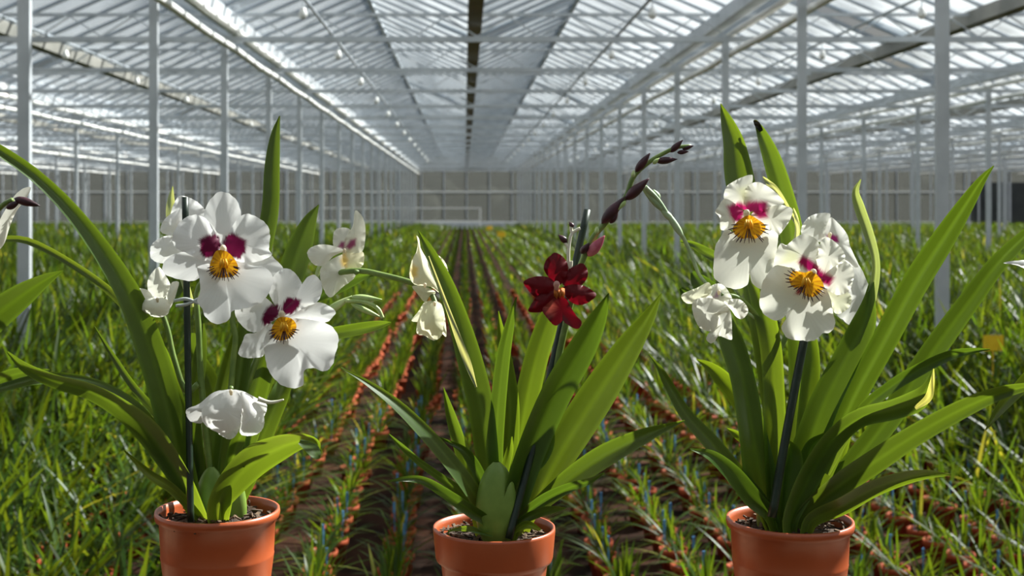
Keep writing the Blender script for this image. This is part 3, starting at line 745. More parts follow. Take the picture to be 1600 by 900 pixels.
# flower turned away behind it
f1b = Flower(p1, z1([(400,380)])[0], Y+0.022, (0.2, 0.0), label='white flower turned away behind the stake')
f1b.petal(z1([(330,300),(370,185),(430,182),(500,220),(540,275),(520,330),(400,350)]), z1([(430,270)])[0], 0.0, 0.2)
f1b.petal(z1([(268,380),(290,320),(350,270),(410,255),(420,340),(360,405),(300,405)]), z1([(345,340)])[0], -0.005, 0.2)
f1b.petal(z1([(208,520),(215,470),(260,430),(330,410),(410,440),(430,520),(360,575),(260,574),(215,548)]), z1([(320,490)])[0], -0.003, 0.25)
# second big flower
bl = z1([(880,880),(905,840),(940,815),(978,830),(972,890),(935,930),(882,955),(870,910)])
br = z1([(985,855),(1000,810),(1030,782),(1075,785),(1106,795),(1095,835),(1055,878),(1005,885)])
f2 = Flower(p1, z2([(992,45)])[0], Y-0.045, (-0.12, -0.12), marks=((bl, PURPLE, 2.0, 1.2), (br, PURPLE, 2.0, 1.2)), label='lower white flower with two dark purple eyes')
f2.petal(z1([(985,870),(935,800),(912,730),(945,650),(1005,608),(1060,625),(1108,690),(1112,745),(1060,810)]), z1([(1010,740)])[0], 0.008, 0.12)
f2.petal(z2([(920,90),(840,150),(780,160),(760,200),(733,275),(770,300),(830,302),(885,285),(900,200),(935,140)]), z2([(850,210)])[0], 0.010, 0.1)
f2.petal(z1([(1000,900),(1080,850),(1160,812),(1240,815),(1310,860),(1300,890),(1260,926),(1180,930),(1080,915)]), z1([(1150,870)])[0], 0.009, 0.1)
f2.petal(z1([(985,880),(910,792),(840,755),(775,762),(720,810),(711,860),(730,918),(790,978),(850,985),(905,945),(965,905)]), z1([(880,880)])[0], 0.002, 0.12, 0.0015)
f2.petal(z1([(985,880),(1060,790),(1110,705),(1150,655),(1190,648),(1226,690),(1230,750),(1200,808),(1130,838),(1050,885)]), z1([(1080,810)])[0], 0.001, 0.12, 0.0015)
f2.petal(z2([(970,80),(912,135),(885,200),(890,280),(910,370),(960,440),(1010,472),(1060,482),(1115,468),(1122,420),(1128,375),(1180,362),(1240,382),(1290,350),(1310,280),(1330,200),(1312,140),(1260,98),(1180,78),(1080,66)]), z2([(1060,200)])[0], -0.007, -0.05, 0.003, 5, name='lip', label='broad white ruffled lip')
f2.callus(z2([(965,70),(932,125),(938,178),(980,198),(1030,188),(1068,152),(1078,105),(1050,68),(1000,58)]), z2([(1005,120)])[0], -0.012, seed=5)
# hanging bell
f3 = Flower(p1, (361,612), Y-0.05, label='white flower nodding like a bell above the pot', col_r=2.5, base=(0.84,0.82,0.79))
f3.petal(z2([(428,606),(500,575),(580,510),(650,493),(690,498),(600,570),(530,640),(515,690),(450,680),(424,642)]), z2([(530,600)])[0], 0.012, 0.3)
f3.petal(z2([(690,494),(760,500),(830,535),(895,572),(903,605),(885,650),(850,660),(790,600),(720,540)]), z2([(800,560)])[0], 0.012, 0.3)
f3.petal(z2([(640,700),(745,650),(740,720),(715,768),(680,787),(640,770),(612,745)]), z2([(680,730)])[0], 0.004, 0.1)
f3.petal(z2([(690,493),(735,515),(758,575),(748,645),(735,700),(660,752),(600,742),(540,705),(514,655),(525,592),(600,528)]), z2([(640,610)])[0], -0.012, 0.35, 0.0008)
f3.petal(z2([(735,515),(790,525),(840,570),(880,620),(886,700),(852,752),(785,767),(740,748),(748,690),(750,620)]), z2([(800,660)])[0], -0.006, 0.35, 0.0008)
stemtube('petal_tail', [z2([(850,545)])[0], z2([(910,565)])[0], z2([(960,562)])[0], z2([(1003,550)])[0]], (6,2), 'pale_stem', f3.o, Y-0.045)
# half-open bud flower, left
f4 = Flower(p1, (246,468), Y-0.015, base=(0.82,0.81,0.70), label='small half-open white flower beside the stake', col_r=2)
f4.petal(z1([(55,755),(120,728),(190,735),(225,785),(190,830),(150,835),(95,795)]), z1([(150,780)])[0], 0.0, 0.2)
f4.petal(z1([(192,690),(220,632),(262,600),(300,650),(328,710),(300,775),(240,800),(205,770)]), z1([(260,710)])[0], 0.002, 0.25)
f4.petal(z1([(300,790),(318,730),(340,690),(378,688),(370,735),(345,810),(318,850)]), z1([(335,760)])[0], -0.002, 0.25)
f4.petal(z1([(148,825),(180,780),(240,775),(305,790),(325,830),(312,880),(262,898),(200,888),(160,860)]), z1([(240,835)])[0], -0.012, 0.6)
# flower in side view, right
mk = ((z1([(1325,480),(1345,448),(1368,450),(1362,490)]), (0.4,0.09,0.2), 3, 0.5), (z1([(1372,480),(1400,440),(1432,430),(1430,470),(1395,495)]), (0.4,0.09,0.2), 3, 0.5), (z1([(1340,560),(1365,500),(1385,560),(1380,600),(1350,595)]), (0.85,0.62,0.2), 4, 0.5))
f5 = Flower(p1, z1([(1365,500)])[0], Y+0.01, (0.5, 0), base=(0.85,0.83,0.72), marks=mk, label='small white flower seen from behind on the side stem', col_r=2)
f5.petal(z1([(1235,590),(1350,525),(1400,560),(1425,620),(1422,665),(1350,722),(1280,780),(1235,720),(1220,650)]), z1([(1330,630)])[0], 0.008, 0.15)
f5.petal(z1([(1360,500),(1470,505),(1476,585),(1420,622),(1370,610)]), z1([(1420,560)])[0], 0.004, 0.1, base=(0.86,0.80,0.55))
f5.petal(z1([(1300,475),(1300,400),(1328,368),(1390,370),(1425,420),(1400,490),(1340,500)]), z1([(1360,430)])[0], 0.004, 0.1)
f5.petal(z1([(1365,440),(1415,350),(1428,264),(1472,300),(1490,380),(1474,500),(1400,515),(1365,490)]), z1([(1425,420)])[0], 0.0, 0.1, base=(0.87,0.85,0.70))
f5.petal(z1([(1143,520),(1170,480),(1240,464),(1320,480),(1362,502),(1300,535),(1240,590),(1180,582)]), z1([(1260,520)])[0], -0.006, 0.2)
# two pale yellow flowers at the end of the side stem
f6 = Flower(p1, (664,445), Y-0.008, (0.3, 0), base=(0.87,0.83,0.60), marks=((z9([(290,440),(310,400),(345,420),(340,480),(305,500)]), (0.85,0.60,0.16), 5, 0.5),), label='pale yellow flower in side view behind a leaf', col_r=2)
f6.petal(z9([(440,300),(500,330),(535,360),(562,410),(570,470),(545,500),(480,520)]), z9([(500,430)])[0], 0.006, 0.2)
f6.petal(z9([(335,180),(355,205),(365,270),(420,370),(470,470),(503,560),(500,600),(440,560),(330,545),(292,505),(284,450),(300,370),(335,295),(345,240)]), z9([(390,460)])[0], 0.0, 0.2)
f6.petal(z9([(305,555),(400,560),(478,600),(432,630),(397,672),(345,615)]), z9([(390,600)])[0], 0.002, 0.2)
f7 = Flower(p1, (679,474), Y-0.006, base=(0.80,0.78,0.56), label='pale yellow bell flower hanging from the stem tip', col_r=2)
f7.petal(z3([(550,680),(575,690),(588,740),(594,812),(580,806),(560,790),(548,740)]), z3([(572,745)])[0], 0.004, 0.25)
f7.petal(z3([(552,678),(510,680),(485,715),(458,752),(485,757),(510,750),(540,730)]), z3([(510,715)])[0], 0.003, 0.25)
f7.petal(z3([(550,676),(575,700),(582,760),(575,810),(545,830),(510,812),(478,800),(486,740),(515,690)]), z3([(535,755)])[0], -0.010, 0.5)

# ================================================================== middle orchid
p2 = plant(772, 822, 'collar', 97, 'dark red orchid with a long budded spike in the middle pot')
leaf(p2, [(770,822,22),(752,790,24),(722,744,25),(672,684,23),(622,634,17),(574,598,9),(532,574,1.5)], Y-0.01, Y-0.09, roll=0.8, tint=(1.1,1.05,1.4), label='thin leaf reaching out to the left')
leaf(p2, [(772,815,22),(764,740,34),(752,640,40),(736,570,40),(716,500,33),(694,440,26),(672,394,16),(654,360,2)], Y, Y-0.03, roll=0.5, label='tall leaf crossing the pale yellow flower')
leaf(p2, [(744,605,3),(731,568,11),(716,528,10),(698,478,6),(670,400,2)], Y-0.012, Y-0.034, tint=(4.5,2.8,16), pale=0, fold=0)
leaf(p2, [(762,815,18),(742,765,24),(724,712,23),(706,655,17),(693,605,1.5)], Y+0.01, Y+0.0)
leaf(p2, [(778,812,22),(774,720,24),(778,640,24),(786,560,22),(797,505,14),(807,464,1.5)], Y+0.005, Y-0.02, roll=-0.3, tint=(0.8,0.85,0.9))
leaf(p2, [(782,812,26),(792,720,32),(797,640,30),(790,570,24),(783,520,12),(779,486,1.5)], Y+0.02, Y+0.02, tint=(1.3,1.25,1))
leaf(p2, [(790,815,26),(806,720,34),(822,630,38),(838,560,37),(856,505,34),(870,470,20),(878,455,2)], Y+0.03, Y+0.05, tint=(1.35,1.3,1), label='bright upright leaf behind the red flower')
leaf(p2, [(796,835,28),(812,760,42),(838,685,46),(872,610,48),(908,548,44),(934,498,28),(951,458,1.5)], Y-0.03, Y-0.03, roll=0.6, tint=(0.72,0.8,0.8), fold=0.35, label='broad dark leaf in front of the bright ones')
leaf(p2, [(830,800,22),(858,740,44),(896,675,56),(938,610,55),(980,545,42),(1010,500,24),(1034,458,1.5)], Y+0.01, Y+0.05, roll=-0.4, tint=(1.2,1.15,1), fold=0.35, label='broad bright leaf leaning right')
leaf(p2, [(815,815,20),(850,782,26),(896,745,34),(945,712,36),(1000,684,26),(1040,668,12),(1070,657,1.5)], Y+0.0, Y-0.07, roll=-0.9, fold=0.35)
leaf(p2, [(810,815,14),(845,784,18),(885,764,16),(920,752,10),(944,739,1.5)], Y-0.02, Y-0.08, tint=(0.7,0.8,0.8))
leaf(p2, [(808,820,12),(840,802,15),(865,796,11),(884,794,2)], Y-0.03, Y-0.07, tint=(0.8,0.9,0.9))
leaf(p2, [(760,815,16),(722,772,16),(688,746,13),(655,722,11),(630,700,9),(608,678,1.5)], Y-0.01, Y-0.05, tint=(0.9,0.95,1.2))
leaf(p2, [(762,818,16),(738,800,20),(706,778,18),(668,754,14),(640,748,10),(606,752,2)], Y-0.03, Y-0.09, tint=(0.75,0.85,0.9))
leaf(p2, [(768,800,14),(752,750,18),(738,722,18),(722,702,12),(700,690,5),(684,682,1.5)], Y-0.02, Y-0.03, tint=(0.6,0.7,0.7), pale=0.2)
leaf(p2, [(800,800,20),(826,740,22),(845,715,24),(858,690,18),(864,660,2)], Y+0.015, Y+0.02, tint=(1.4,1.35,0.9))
leaf(p2, [(806,818,16),(834,790,16),(858,775,18),(866,768,3)], Y+0.02, Y+0.0, tint=(7,4.4,28), name='sheath')
leaf(p2, [(780,800,14),(788,740,14),(796,706,12),(800,682,2)], Y-0.015, Y-0.015, tint=(1.6,1.5,1.2), name='shoot')
leaf(p2, [(742,785,16),(756,755,22),(748,735,14),(742,715,2)], Y-0.005, Y-0.01, tint=(1.5,1.4,1.1))
bulb(p2, (776,792), 27, 56, Y-0.028)
leaf(p2, [(700,832,2),(730,826,9),(752,832,7),(770,838,2)], Y-0.02, Y-0.045, tint=(1.6,1.5,1.5), name='fallen_sheath', pale=0)
leaf(p2, [(800,835,4),(822,820,13),(845,828,4)], Y-0.03, Y-0.05, tint=(2.2,2.0,1.2), name='fallen_sheath', pale=0)
stemtube('stake', [(795,842),(848,636),(918,328)], 9.5, 'stake', p2, Y-0.042, Y+0.025)
sr = stemtube('flower_stem', [(800,825),(838,700),(872,560),(900,440),(923,378),(946,348),(977,309),(990,276),(1016,252),(1044,236),(1060,230),(1080,228)], (10,4), 'stem', p2, Y+0.0, Y-0.01, 44)
for (a, b, r, m_) in (((1065,345),(1180,193),30,'bud'), ((1225,262),(1392,243),27,'bud'), ((1335,190),(1436,92),24,'bud'), ((1390,192),(1482,184),17,'bud'), ((1430,165),(1520,138),17,'bud'),
                      ((985,562),(1172,393),40,'bud'), ((800,748),(982,535),42,'bud'), ((866,745),(928,655),24,'bud')):
    A, B = zb([a, b]); spindle('bud', A, B, r/5.0*0.95, m_, sr, Y-0.008, Y-0.012)
for (a, b, r, m_) in (((733,268),(874,96),42,'pink_bud'), ((676,245),(748,155),28,'bud')):
    A, B = z4([a, b]); spindle('bud', A, B, r/5.296*0.95, m_, sr, Y-0.006, Y-0.012)
for (a, b) in (((1045,385),(1050,330)), ((1200,280),(1250,235)), ((990,570),(930,640)), ((760,830),(770,770))):
    A, B = zb([a, b]); spindle('bract', A, B, 3, 'green_bud', sr, Y-0.014)
sp = stemtube('side_shoot', z4([(575,375),(573,250),(580,160),(600,80),(640,50),(670,35)]), (4.5,4), 'pale_stem', p2, Y-0.006)
stemtube('twig', z4([(570,190),(548,160),(540,130)]), (4,3.5), 'pale_stem', sp, Y-0.006)
stemtube('twig', z4([(600,70),(595,40),(600,10)]), (4,5), 'pale_stem', sp, Y-0.006)
stemtube('twig', z4([(585,370),(595,330),(600,305)]), (6,3), 'pale_stem', sp, Y-0.006)
A, B = z4([(562,155),(488,88)]); spindle('bud', A, B, 4.5, 'bud', sp, Y-0.006)
A, B = z4([(615,30),(578,-18)]); spindle('bud', A, B, 3.5, 'bud', sp, Y-0.006)
def wide(L, k=1.16):
    o = np.array(L); c = o.mean(0); a = c-np.array(z4([(480,530)])[0]); a /= np.linalg.norm(a); n_ = np.array((-a[1], a[0]))
    d = o-c; return [tuple(c + a*(q@a) + n_*(q@n_)*k) for q in d]
RED = (0.125, 0.002, 0.006)
fr = Flower(p2, z4([(475,505)])[0], Y-0.03, (0.05, -0.12), base=RED, mat='red_petal', marks=((z4([(430,470),(540,470),(560,600),(450,600)]), (0.12, 0.002, 0.006), 6, 0.5),), label='dark red star-shaped flower', col_r=4)
fr.petal(wide(z4([(490,505),(425,450),(384,372),(398,300),(436,255),(463,236),(510,262),(545,310),(557,372),(530,460)])), z4([(470,380)])[0], 0.006, 0.15)
fr.petal(wide(z4([(520,490),(558,405),(620,362),(690,332),(727,372),(727,430),(680,492),(600,535)])), z4([(620,445)])[0], 0.010, 0.15)
fr.petal(wide(z4([(520,535),(600,508),(680,516),(740,540),(803,590),(740,642),(660,658),(580,622)])), z4([(640,585)])[0], 0.006, 0.15)
fr.petal(wide(z4([(480,525),(420,458),(330,443),(250,455),(200,484),(230,530),(300,592),(380,584),(440,565)])), z4([(360,515)])[0], 0.003, 0.15)
fr.petal(wide(z4([(475,550),(400,566),(330,588),(290,640),(243,722),(320,728),(385,702),(445,645)])), z4([(370,650)])[0], 0.003, 0.15)
fr.marks = fr.marks + ((z4([(385,700),(400,655),(440,640),(455,690),(430,740),(405,745)]), (0.48, 0.10, 0.07), 9, 2.0),)
fr.petal(wide(z4([(490,590),(425,645),(378,702),(410,770),(470,838),(510,818),(526,800),(560,832),(632,872),(664,820),(622,760),(582,690),(545,620)])), z4([(520,710)])[0], -0.006, -0.04, 0.0012, 5, name='lip')
bq = MB()
for i in range(9):
    a = z4([(462+9*i, 528+4*(i % 3))])[0]; b_ = z4([(458+9.5*i, 600+9*(i % 3))])[0]
    bq.tube([P(*a, Y-0.036), P((a[0]+b_[0])/2, (a[1]+b_[1])/2, Y-0.042), P(*b_, Y-0.040)], [0.0009, 0.0011, 0.0004], 6)
obj('crest', bq.v, bq.f, M['petal'], fr.o, np.array((0.62, 0.20, 0.04)))['label'] = 'orange crest of the red flower'

# ================================================================== right orchid
p3 = plant(1234, 810, 'thin', 98, 'cream orchid with pink and yellow throats in the right terracotta pot')
leaf(p3, [(1225,800,26),(1215,680,36),(1200,560,40),(1180,430,44),(1165,330,46),(1154,270,45),(1147,225,34),(1136,190,20),(1126,162,1.5)], Y+0.03, Y+0.06, roll=0.2, tint=(1.25,1.2,1), label='tall pointed leaf above the cream flowers')
leaf(p3, [(1240,800,26),(1250,640,34),(1248,480,40),(1238,370,37),(1222,300,34),(1205,245,28),(1190,208,16),(1180,188,4)], Y+0.04, Y+0.07, roll=-0.3, label='second tall leaf with a dark tip')
leaf(p3, [(1190,205,6),(1183,194,9),(1178,188,3)], Y+0.066, Y+0.066, tint=(0.12,0.05,0.2), pale=0, name='leaf_tip')
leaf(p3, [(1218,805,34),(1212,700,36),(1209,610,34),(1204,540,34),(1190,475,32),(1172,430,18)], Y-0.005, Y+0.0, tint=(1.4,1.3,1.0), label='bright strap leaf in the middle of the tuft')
leaf(p3, [(1205,805,36),(1190,750,52),(1174,665,42),(1160,590,38),(1143,535,38),(1124,490,26),(1110,465,6)], Y-0.01, Y+0.0, roll=0.4, tint=(1.0,1.02,1))
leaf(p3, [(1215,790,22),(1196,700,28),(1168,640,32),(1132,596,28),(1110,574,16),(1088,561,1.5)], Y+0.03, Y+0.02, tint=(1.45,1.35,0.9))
leaf(p3, [(1200,800,24),(1160,752,28),(1112,692,26),(1072,648,20),(1044,600,15),(1030,575,9),(1014,553,1.5)], Y-0.005, Y-0.05, roll=0.7)
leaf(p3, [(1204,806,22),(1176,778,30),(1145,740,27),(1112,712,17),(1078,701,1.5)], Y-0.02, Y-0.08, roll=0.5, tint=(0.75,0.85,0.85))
leaf(p3, [(1195,760,10),(1172,700,14),(1152,680,12),(1136,669,1.5)], Y+0.03, Y+0.03, tint=(1.5,1.4,1))
leaf(p3, [(1256,800,28),(1290,725,36),(1330,630,37),(1378,540,40),(1428,446,42),(1470,380,38),(1510,318,26),(1535,280,13),(1553,259,1.5)], Y+0.0, Y-0.02, roll=-0.4, tint=(0.95,1,0.9), fold=0.4, label='long broad leaf rising to the upper right')
leaf(p3, [(1262,800,26),(1320,740,36),(1390,652,38),(1450,560,38),(1512,474,34),(1565,405,28),(1640,335,14)], Y+0.02, Y+0.03, roll=0.4, tint=(0.9,0.95,0.9), fold=0.4)
leaf(p3, [(1236,806,30),(1252,735,50),(1284,640,48),(1318,570,44),(1348,510,40),(1358,470,20),(1362,440,8)], Y-0.015, Y+0.01, roll=0.3, tint=(0.95,0.98,0.9))
leaf(p3, [(1350,520,10),(1358,478,16),(1367,440,14),(1368,405,13),(1358,368,16),(1343,325,17),(1337,300,11),(1345,280,1.5)], Y+0.01, Y-0.01, fold=0.5, tint=(2.6,2.0,9), pale=0, label='narrow twisted pale leaf right of the flowers')
leaf(p3, [(1236,810,26),(1262,752,36),(1296,695,34),(1340,655,30),(1396,640,32),(1434,625,34),(1452,600,14),(1458,576,1.5)], Y-0.03, Y-0.09, roll=0.9, fold=0.4, tint=(1,1.02,1.1))
leaf(p3, [(1430,638,6),(1450,622,12),(1456,600,8),(1459,576,1.5)], Y-0.094, Y-0.098, tint=(7,4.2,14), pale=0, fold=0)
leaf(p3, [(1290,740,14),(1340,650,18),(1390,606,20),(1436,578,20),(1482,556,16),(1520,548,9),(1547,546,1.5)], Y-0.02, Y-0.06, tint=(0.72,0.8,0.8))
leaf(p3, [(1256,806,26),(1310,760,36),(1366,722,38),(1430,680,34),(1500,641,30),(1560,615,22),(1615,602,10)], Y-0.02, Y-0.07, roll=0.7, fold=0.4)
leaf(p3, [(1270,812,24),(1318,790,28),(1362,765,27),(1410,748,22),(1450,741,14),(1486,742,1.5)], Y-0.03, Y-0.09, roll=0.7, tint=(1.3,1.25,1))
leaf(p3, [(1244,800,22),(1256,690,28),(1265,610,30),(1268,560,26),(1264,520,20),(1255,480,6)], Y+0.02, Y+0.03, tint=(1.35,1.3,1), roll=0.5)
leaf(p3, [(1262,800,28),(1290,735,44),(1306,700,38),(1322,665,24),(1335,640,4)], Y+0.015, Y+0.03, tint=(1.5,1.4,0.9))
leaf(p3, [(1225,802,30),(1232,750,40),(1236,710,34),(1228,690,10),(1222,682,2)], Y-0.02, Y-0.02, tint=(1.3,1.3,1), name='sheath')
leaf(p3, [(1245,800,26),(1260,740,30),(1268,700,24),(1290,680,10)], Y-0.01, Y-0.01, tint=(1.4,1.35,1), name='sheath')
leaf(p3, [(1160,440,8),(1130,410,16),(1100,392,15),(1078,380,8),(1062,377,1.5)], Y+0.05, Y+0.06, pale=0, tint=(1.1,1.1,1))
leaf(p3, [(1140,470,20),(1110,455,30),(1092,440,26),(1082,425,8)], Y+0.03, Y+0.03, pale=0, tint=(0.6,0.7,0.8), name='bract')
leaf(p3, [(1135,480,14),(1098,468,24),(1075,462,20),(1064,450,6)], Y+0.035, Y+0.035, pale=0, tint=(0.6,0.7,0.8), name='bract')
leaf(p3, [(1245,350,6),(1215,300,9),(1200,285,8),(1192,276,1.5)], Y+0.03, Y+0.03, tint=(5,3.2,16), pale=0, name='bract')
leaf(p3, [(1240,390,5),(1246,360,8),(1244,340,6),(1240,325,1.5)], Y+0.025, Y+0.025, tint=(7,4.4,24), pale=0, name='bract')
bulb(p3, (1210,800), 24, 48, Y+0.01); bulb(p3, (1252,800), 24, 48, Y+0.012)
stemtube('stake', [(1206,808),(1232,660),(1262,500),(1268,450)], (11,10), 'stake', p3, Y-0.05, Y-0.02)
s3 = stemtube('flower_stem', [(1230,795),(1222,650),(1205,520),(1185,430),(1172,385)], (9,6), 'stem', p3, Y+0.015)
stemtube('pedicel', [(1212,560),(1240,500),(1262,450)], (7,6), 'stem', s3, Y+0.01)
stemtube('pedicel', [(1250,480),(1290,450),(1310,430)], (7,6), 'stem', s3, Y+0.015)
stemtube('pedicel', [(1205,520),(1160,470),(1125,460)], (7,6), 'stem', s3, Y+0.012, Y-0.026)
s4 = stemtube('side_shoot', [(1200,510),(1140,470),(1098,437),(1082,402),(1068,372),(1050,346),(1028,312),(1008,292)], (4,6), 'grey_stem', p3, Y+0.02, Y+0.0, 36)
for (a, b, r) in (((1040,332),(1000,290),5.5), ((1068,372),(1034,320),5), ((1052,345),(1030,324),5), ((1030,312),(1021,296),4.5)): spindle('bract', a, b, r, 'grey_stem', s4, Y+0.005)
CREAM = (0.87, 0.85, 0.74)
YW = (0.85, 0.84, 0.55)
bm_ = z5([(428,322),(500,295),(555,305),(575,288),(640,285),(702,292),(708,400),(650,412),(605,372),(550,365),(525,425),(475,432),(450,390)])
yl = z5([(500,200),(560,190),(570,300),(540,300)])
f8 = Flower(p3, z5([(562,372)])[0], Y-0.03, (0.05, -0.05), base=CREAM, marks=((yl, YW, 8, 0.5), (bm_, MAG, 4.5, 1.0)), label='upper cream flower with a pink and yellow throat')
f8.petal(z5([(565,350),(490,320),(408,275),(420,190),(470,150),(540,116),(600,104),(602,160),(580,220),(575,300)]), z5([(520,240)])[0], 0.008, 0.1)
f8.petal(z5([(570,350),(548,235),(570,180),(640,153),(720,190),(790,250),(822,302),(740,320),(650,350)]), z5([(640,255)])[0], 0.004, -0.1)
f8.petal(z5([(590,390),(660,330),(760,305),(830,318),(882,345),(862,420),(805,500),(780,522),(735,495),(650,460)]), z5([(720,400)])[0], 0.006, 0.1, 0.002)
f8.petal(z5([(560,390),(490,310),(412,268),(362,328),(345,360),(375,400),(380,475),(412,488),(490,460)]), z5([(450,380)])[0], 0.003, 0.1, 0.002)
f8.petal(z5([(570,455),(500,500),(455,500),(420,474),(385,530),(345,600),(335,700),(333,800),(370,850),(450,892),(520,892),(570,862),(583,790),(600,855),(660,896),(738,890),(755,780),(775,600),(776,510),(700,478),(640,455)]), z5([(575,600)])[0], -0.004, -0.02, 0.004, 4, name='lip', label='long two-lobed cream lip')
f8.callus(z5([(545,395),(478,450),(470,500),(520,545),(570,540),(620,548),(668,515),(695,460),(640,412),(590,385)]), z5([(575,450)])[0], -0.011, whisk=15, wl=(0.85, 1.28), arc=(-0.1, math.pi+0.1), seed=8)
bm_ = z6([(915,45),(950,-5),(1000,20),(1040,50),(1085,105),(1172,150),(1140,212),(1090,195),(1040,130),(980,105)])
f9 = Flower(p3, z6([(1025,118)])[0], Y-0.05, (-0.05, -0.05), base=CREAM, marks=((z5([(790,720),(850,620),(920,640),(930,700),(860,735)]), YW, 8, 0.5), (bm_, MAG2, 4.0, 1.0), (z6([(900,270),(930,200),(975,190),(970,230),(930,265)]), (0.36,0.01,0.03), 3, 0.5)), label='lower cream flower with a pink and yellow throat')
f9.petal(z5([(1110,840),(1030,840),(960,790),(860,745),(755,745),(768,640),(800,580),(840,590),(900,540),(960,514),(1040,545),(1070,600),(1090,700),(1130,790)]), z5([(960,670)])[0], 0.006, 0.1)
f9.petal(z5([(1060,850),(1030,760),(1045,690),(1065,600),(1090,550),(1130,538),(1200,590),(1242,650),(1238,710),(1170,760),(1110,800)]), z5([(1140,670)])[0], 0.004, 0.1, 0.002)
f9.petal(z6([(1090,230),(1180,215),(1270,255),(1292,310),(1262,370),(1188,402),(1140,340)]), z6([(1190,310)])[0], 0.006, 0.1, base=(0.86,0.85,0.62))
f9.petal(z6([(1060,190),(1140,95),(1210,55),(1270,48),(1307,110),(1300,180),(1270,245),(1200,272),(1130,240)]), z6([(1190,160)])[0], 0.0, 0.1, 0.002)
f9.petal(z6([(980,120),(850,78),(760,68),(690,150),(662,230),(653,340),(690,410),(760,447),(812,432),(832,410),(836,440),(803,500),(850,572),(930,586),(1030,588),(1090,540),(1140,530),(1177,480),(1165,400),(1140,280),(1090,200)]), z6([(930,300)])[0], -0.004, -0.03, 0.004, 5, name='lip', label='wide ruffled cream lip')
f9.callus(z6([(960,115),(885,105),(858,160),(880,212),(925,228),(970,275),(1030,282),(1082,242),(1098,200),(1060,140),(1010,105)]), z6([(975,185)])[0], -0.012, whisk=18, wl=(0.85, 1.28), arc=(0.2, math.pi+0.9), seed=9)
f10 = Flower(p3, z5([(1140,520)])[0], Y+0.0, (0.4, 0), base=(0.85,0.84,0.77), marks=((z5([(1110,530),(1150,515),(1195,528),(1203,570),(1160,582)]), (0.42,0.03,0.2), 3, 0.6),), label='third cream flower half hidden behind the lower one', col_r=2.5)
f10.petal(z6([(1240,40),(1300,40),(1350,72),(1400,180),(1445,280),(1447,350),(1400,412),(1290,477),(1230,442),(1190,400),(1270,330),(1250,180)]), z6([(1330,280)])[0], 0.0, 0.1, 0.002, name='lip')
f10.petal(z5([(1100,560),(1140,405),(1200,440),(1262,520),(1282,600),(1340,740),(1260,720),(1180,640)]), z5([(1210,580)])[0], -0.003, 0.15)
f10.petal(z5([(950,530),(943,470),(990,400),(1060,371),(1142,374),(1125,450),(1100,560),(1010,560)]), z5([(1040,460)])[0], 0.003, 0.15)
f11 = Flower(p3, z6([(370,250)])[0], Y-0.03, (0, 0), base=(0.85,0.83,0.72), marks=((z6([(330,290),(360,240),(378,245),(365,290)]), (0.5,0.3,0.42), 3, 0.5),), label='small crumpled cream flower left of the others', col_r=2)
f11.petal(z6([(108,275),(160,243),(220,220),(290,183),(312,202),(310,262),(200,325),(140,325)]), z6([(220,260)])[0], 0.0, 0.2, base=(0.85,0.84,0.62))
f11.petal(z6([(230,290),(320,205),(390,195),(440,250),(460,310),(400,350),(290,320)]), z6([(350,270)])[0], 0.002, 0.3)
f11.petal(z6([(405,315),(500,298),(555,335),(572,390),(532,437),(490,422),(455,375)]), z6([(490,360)])[0], -0.003, 0.2)
f11.petal(z6([(183,345),(210,300),(300,290),(400,320),(445,380),(380,400),(365,450),(350,520),(300,522),(240,500),(200,430)]), z6([(290,400)])[0], -0.008, 0.2)
f11.petal(z6([(360,360),(445,370),(462,540),(452,582),(372,556),(342,592),(312,606),(283,580),(300,535),(350,500)]), z6([(395,470)])[0], -0.004, 0.15, 0.002)

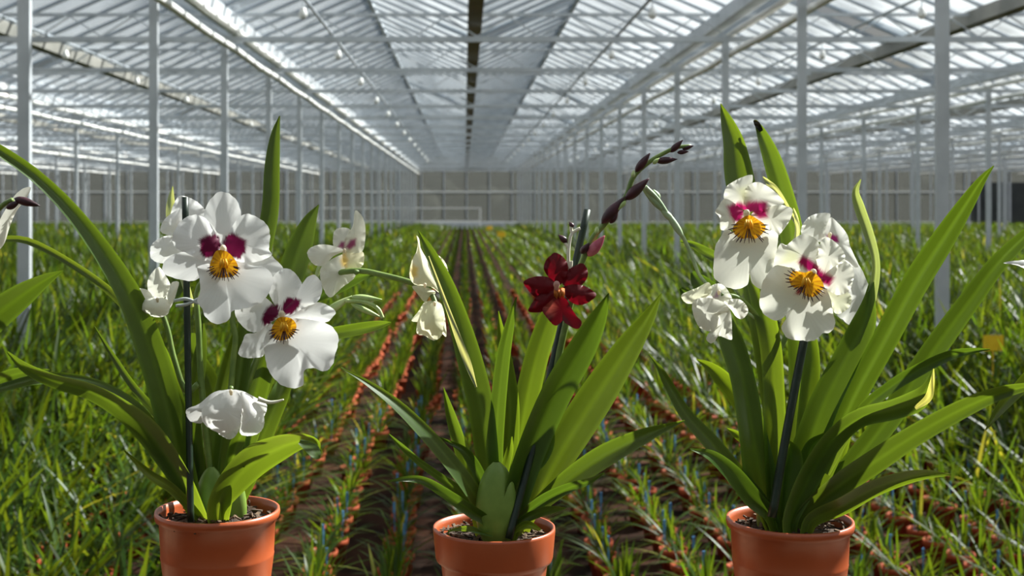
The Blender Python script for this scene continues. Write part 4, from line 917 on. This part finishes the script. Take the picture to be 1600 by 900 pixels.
# ================================================================== neighbours cut by the picture's edges
p0 = plant(-140, 800, 'thin', 96, 'orchid cut off by the left edge, only dark leaves and a bud showing')
leaf(p0, [(-140,800,24),(-120,680,40),(-80,570,50),(-20,505,50),(30,465,40),(70,438,20),(99,423,1.5)], Y, Y-0.03, roll=0.5, tint=(0.8,0.85,0.8))
leaf(p0, [(-130,800,20),(-90,690,24),(-40,620,26),(10,590,22),(45,581,14),(80,578,1.5)], Y, Y-0.06, roll=0.5, tint=(0.8,0.85,0.8))
leaf(p0, [(-145,800,24),(-190,650,34),(-230,540,30),(-300,480,2)], Y, Y+0.02)
s0 = stemtube('flower_stem', [(-140,790),(-110,600),(-60,430),(-20,350),(3,322),(20,312)], (9,6), 'stem', p0, Y, Y-0.01)
A, B = z1([(-560,195),(-450,240)]); spindle('bud', (22,310), (63,322), 6, 'bud', s0, Y-0.012); spindle('bud', (10,326), (32,314), 5, 'bud', s0, Y-0.012)
f0 = Flower(p0, (-6,365), Y-0.0, base=(0.84,0.82,0.72), label='edge of a pale flower cut by the picture', col_r=2)
f0.petal([(-20,400),(-8,360),(10,325),(28,300),(47,292),(44,305),(26,330),(16,352),(4,385)], (12,340), 0.0, 0.1)
f0.petal([(-60,340),(-20,345),(-6,365),(-20,420),(-70,410)], (-40,380), 0.0, 0.1)
p5 = plant(1735, 805, 'thin', 96, 'orchid cut off by the right edge, one drooping leaf tip showing')
leaf(p5, [(1735,800,24),(1705,690,28),(1665,600,28),(1625,580,26),(1590,610,22),(1562,640,16),(1540,672,1.5)], Y, Y-0.06, roll=-0.5, tint=(1.3,1.2,0.8))
leaf(p5, [(1740,800,24),(1760,650,34),(1790,540,30),(1840,450,2)], Y, Y+0.03)
s5 = stemtube('flower_stem', [(1735,795),(1715,600),(1680,470),(1640,425)], (9,6), 'stem', p5, Y)
f12 = Flower(p5, (1645,425), Y, base=WHITE, label='tip of a white petal at the right edge', col_r=2)
f12.petal([(1568,411),(1590,407),(1620,408),(1650,425),(1620,428),(1590,415)], (1615,415), 0.0, 0.1)
f12.petal([(1640,420),(1660,370),(1700,360),(1710,420),(1680,450)], (1670,410), 0.0, 0.1)
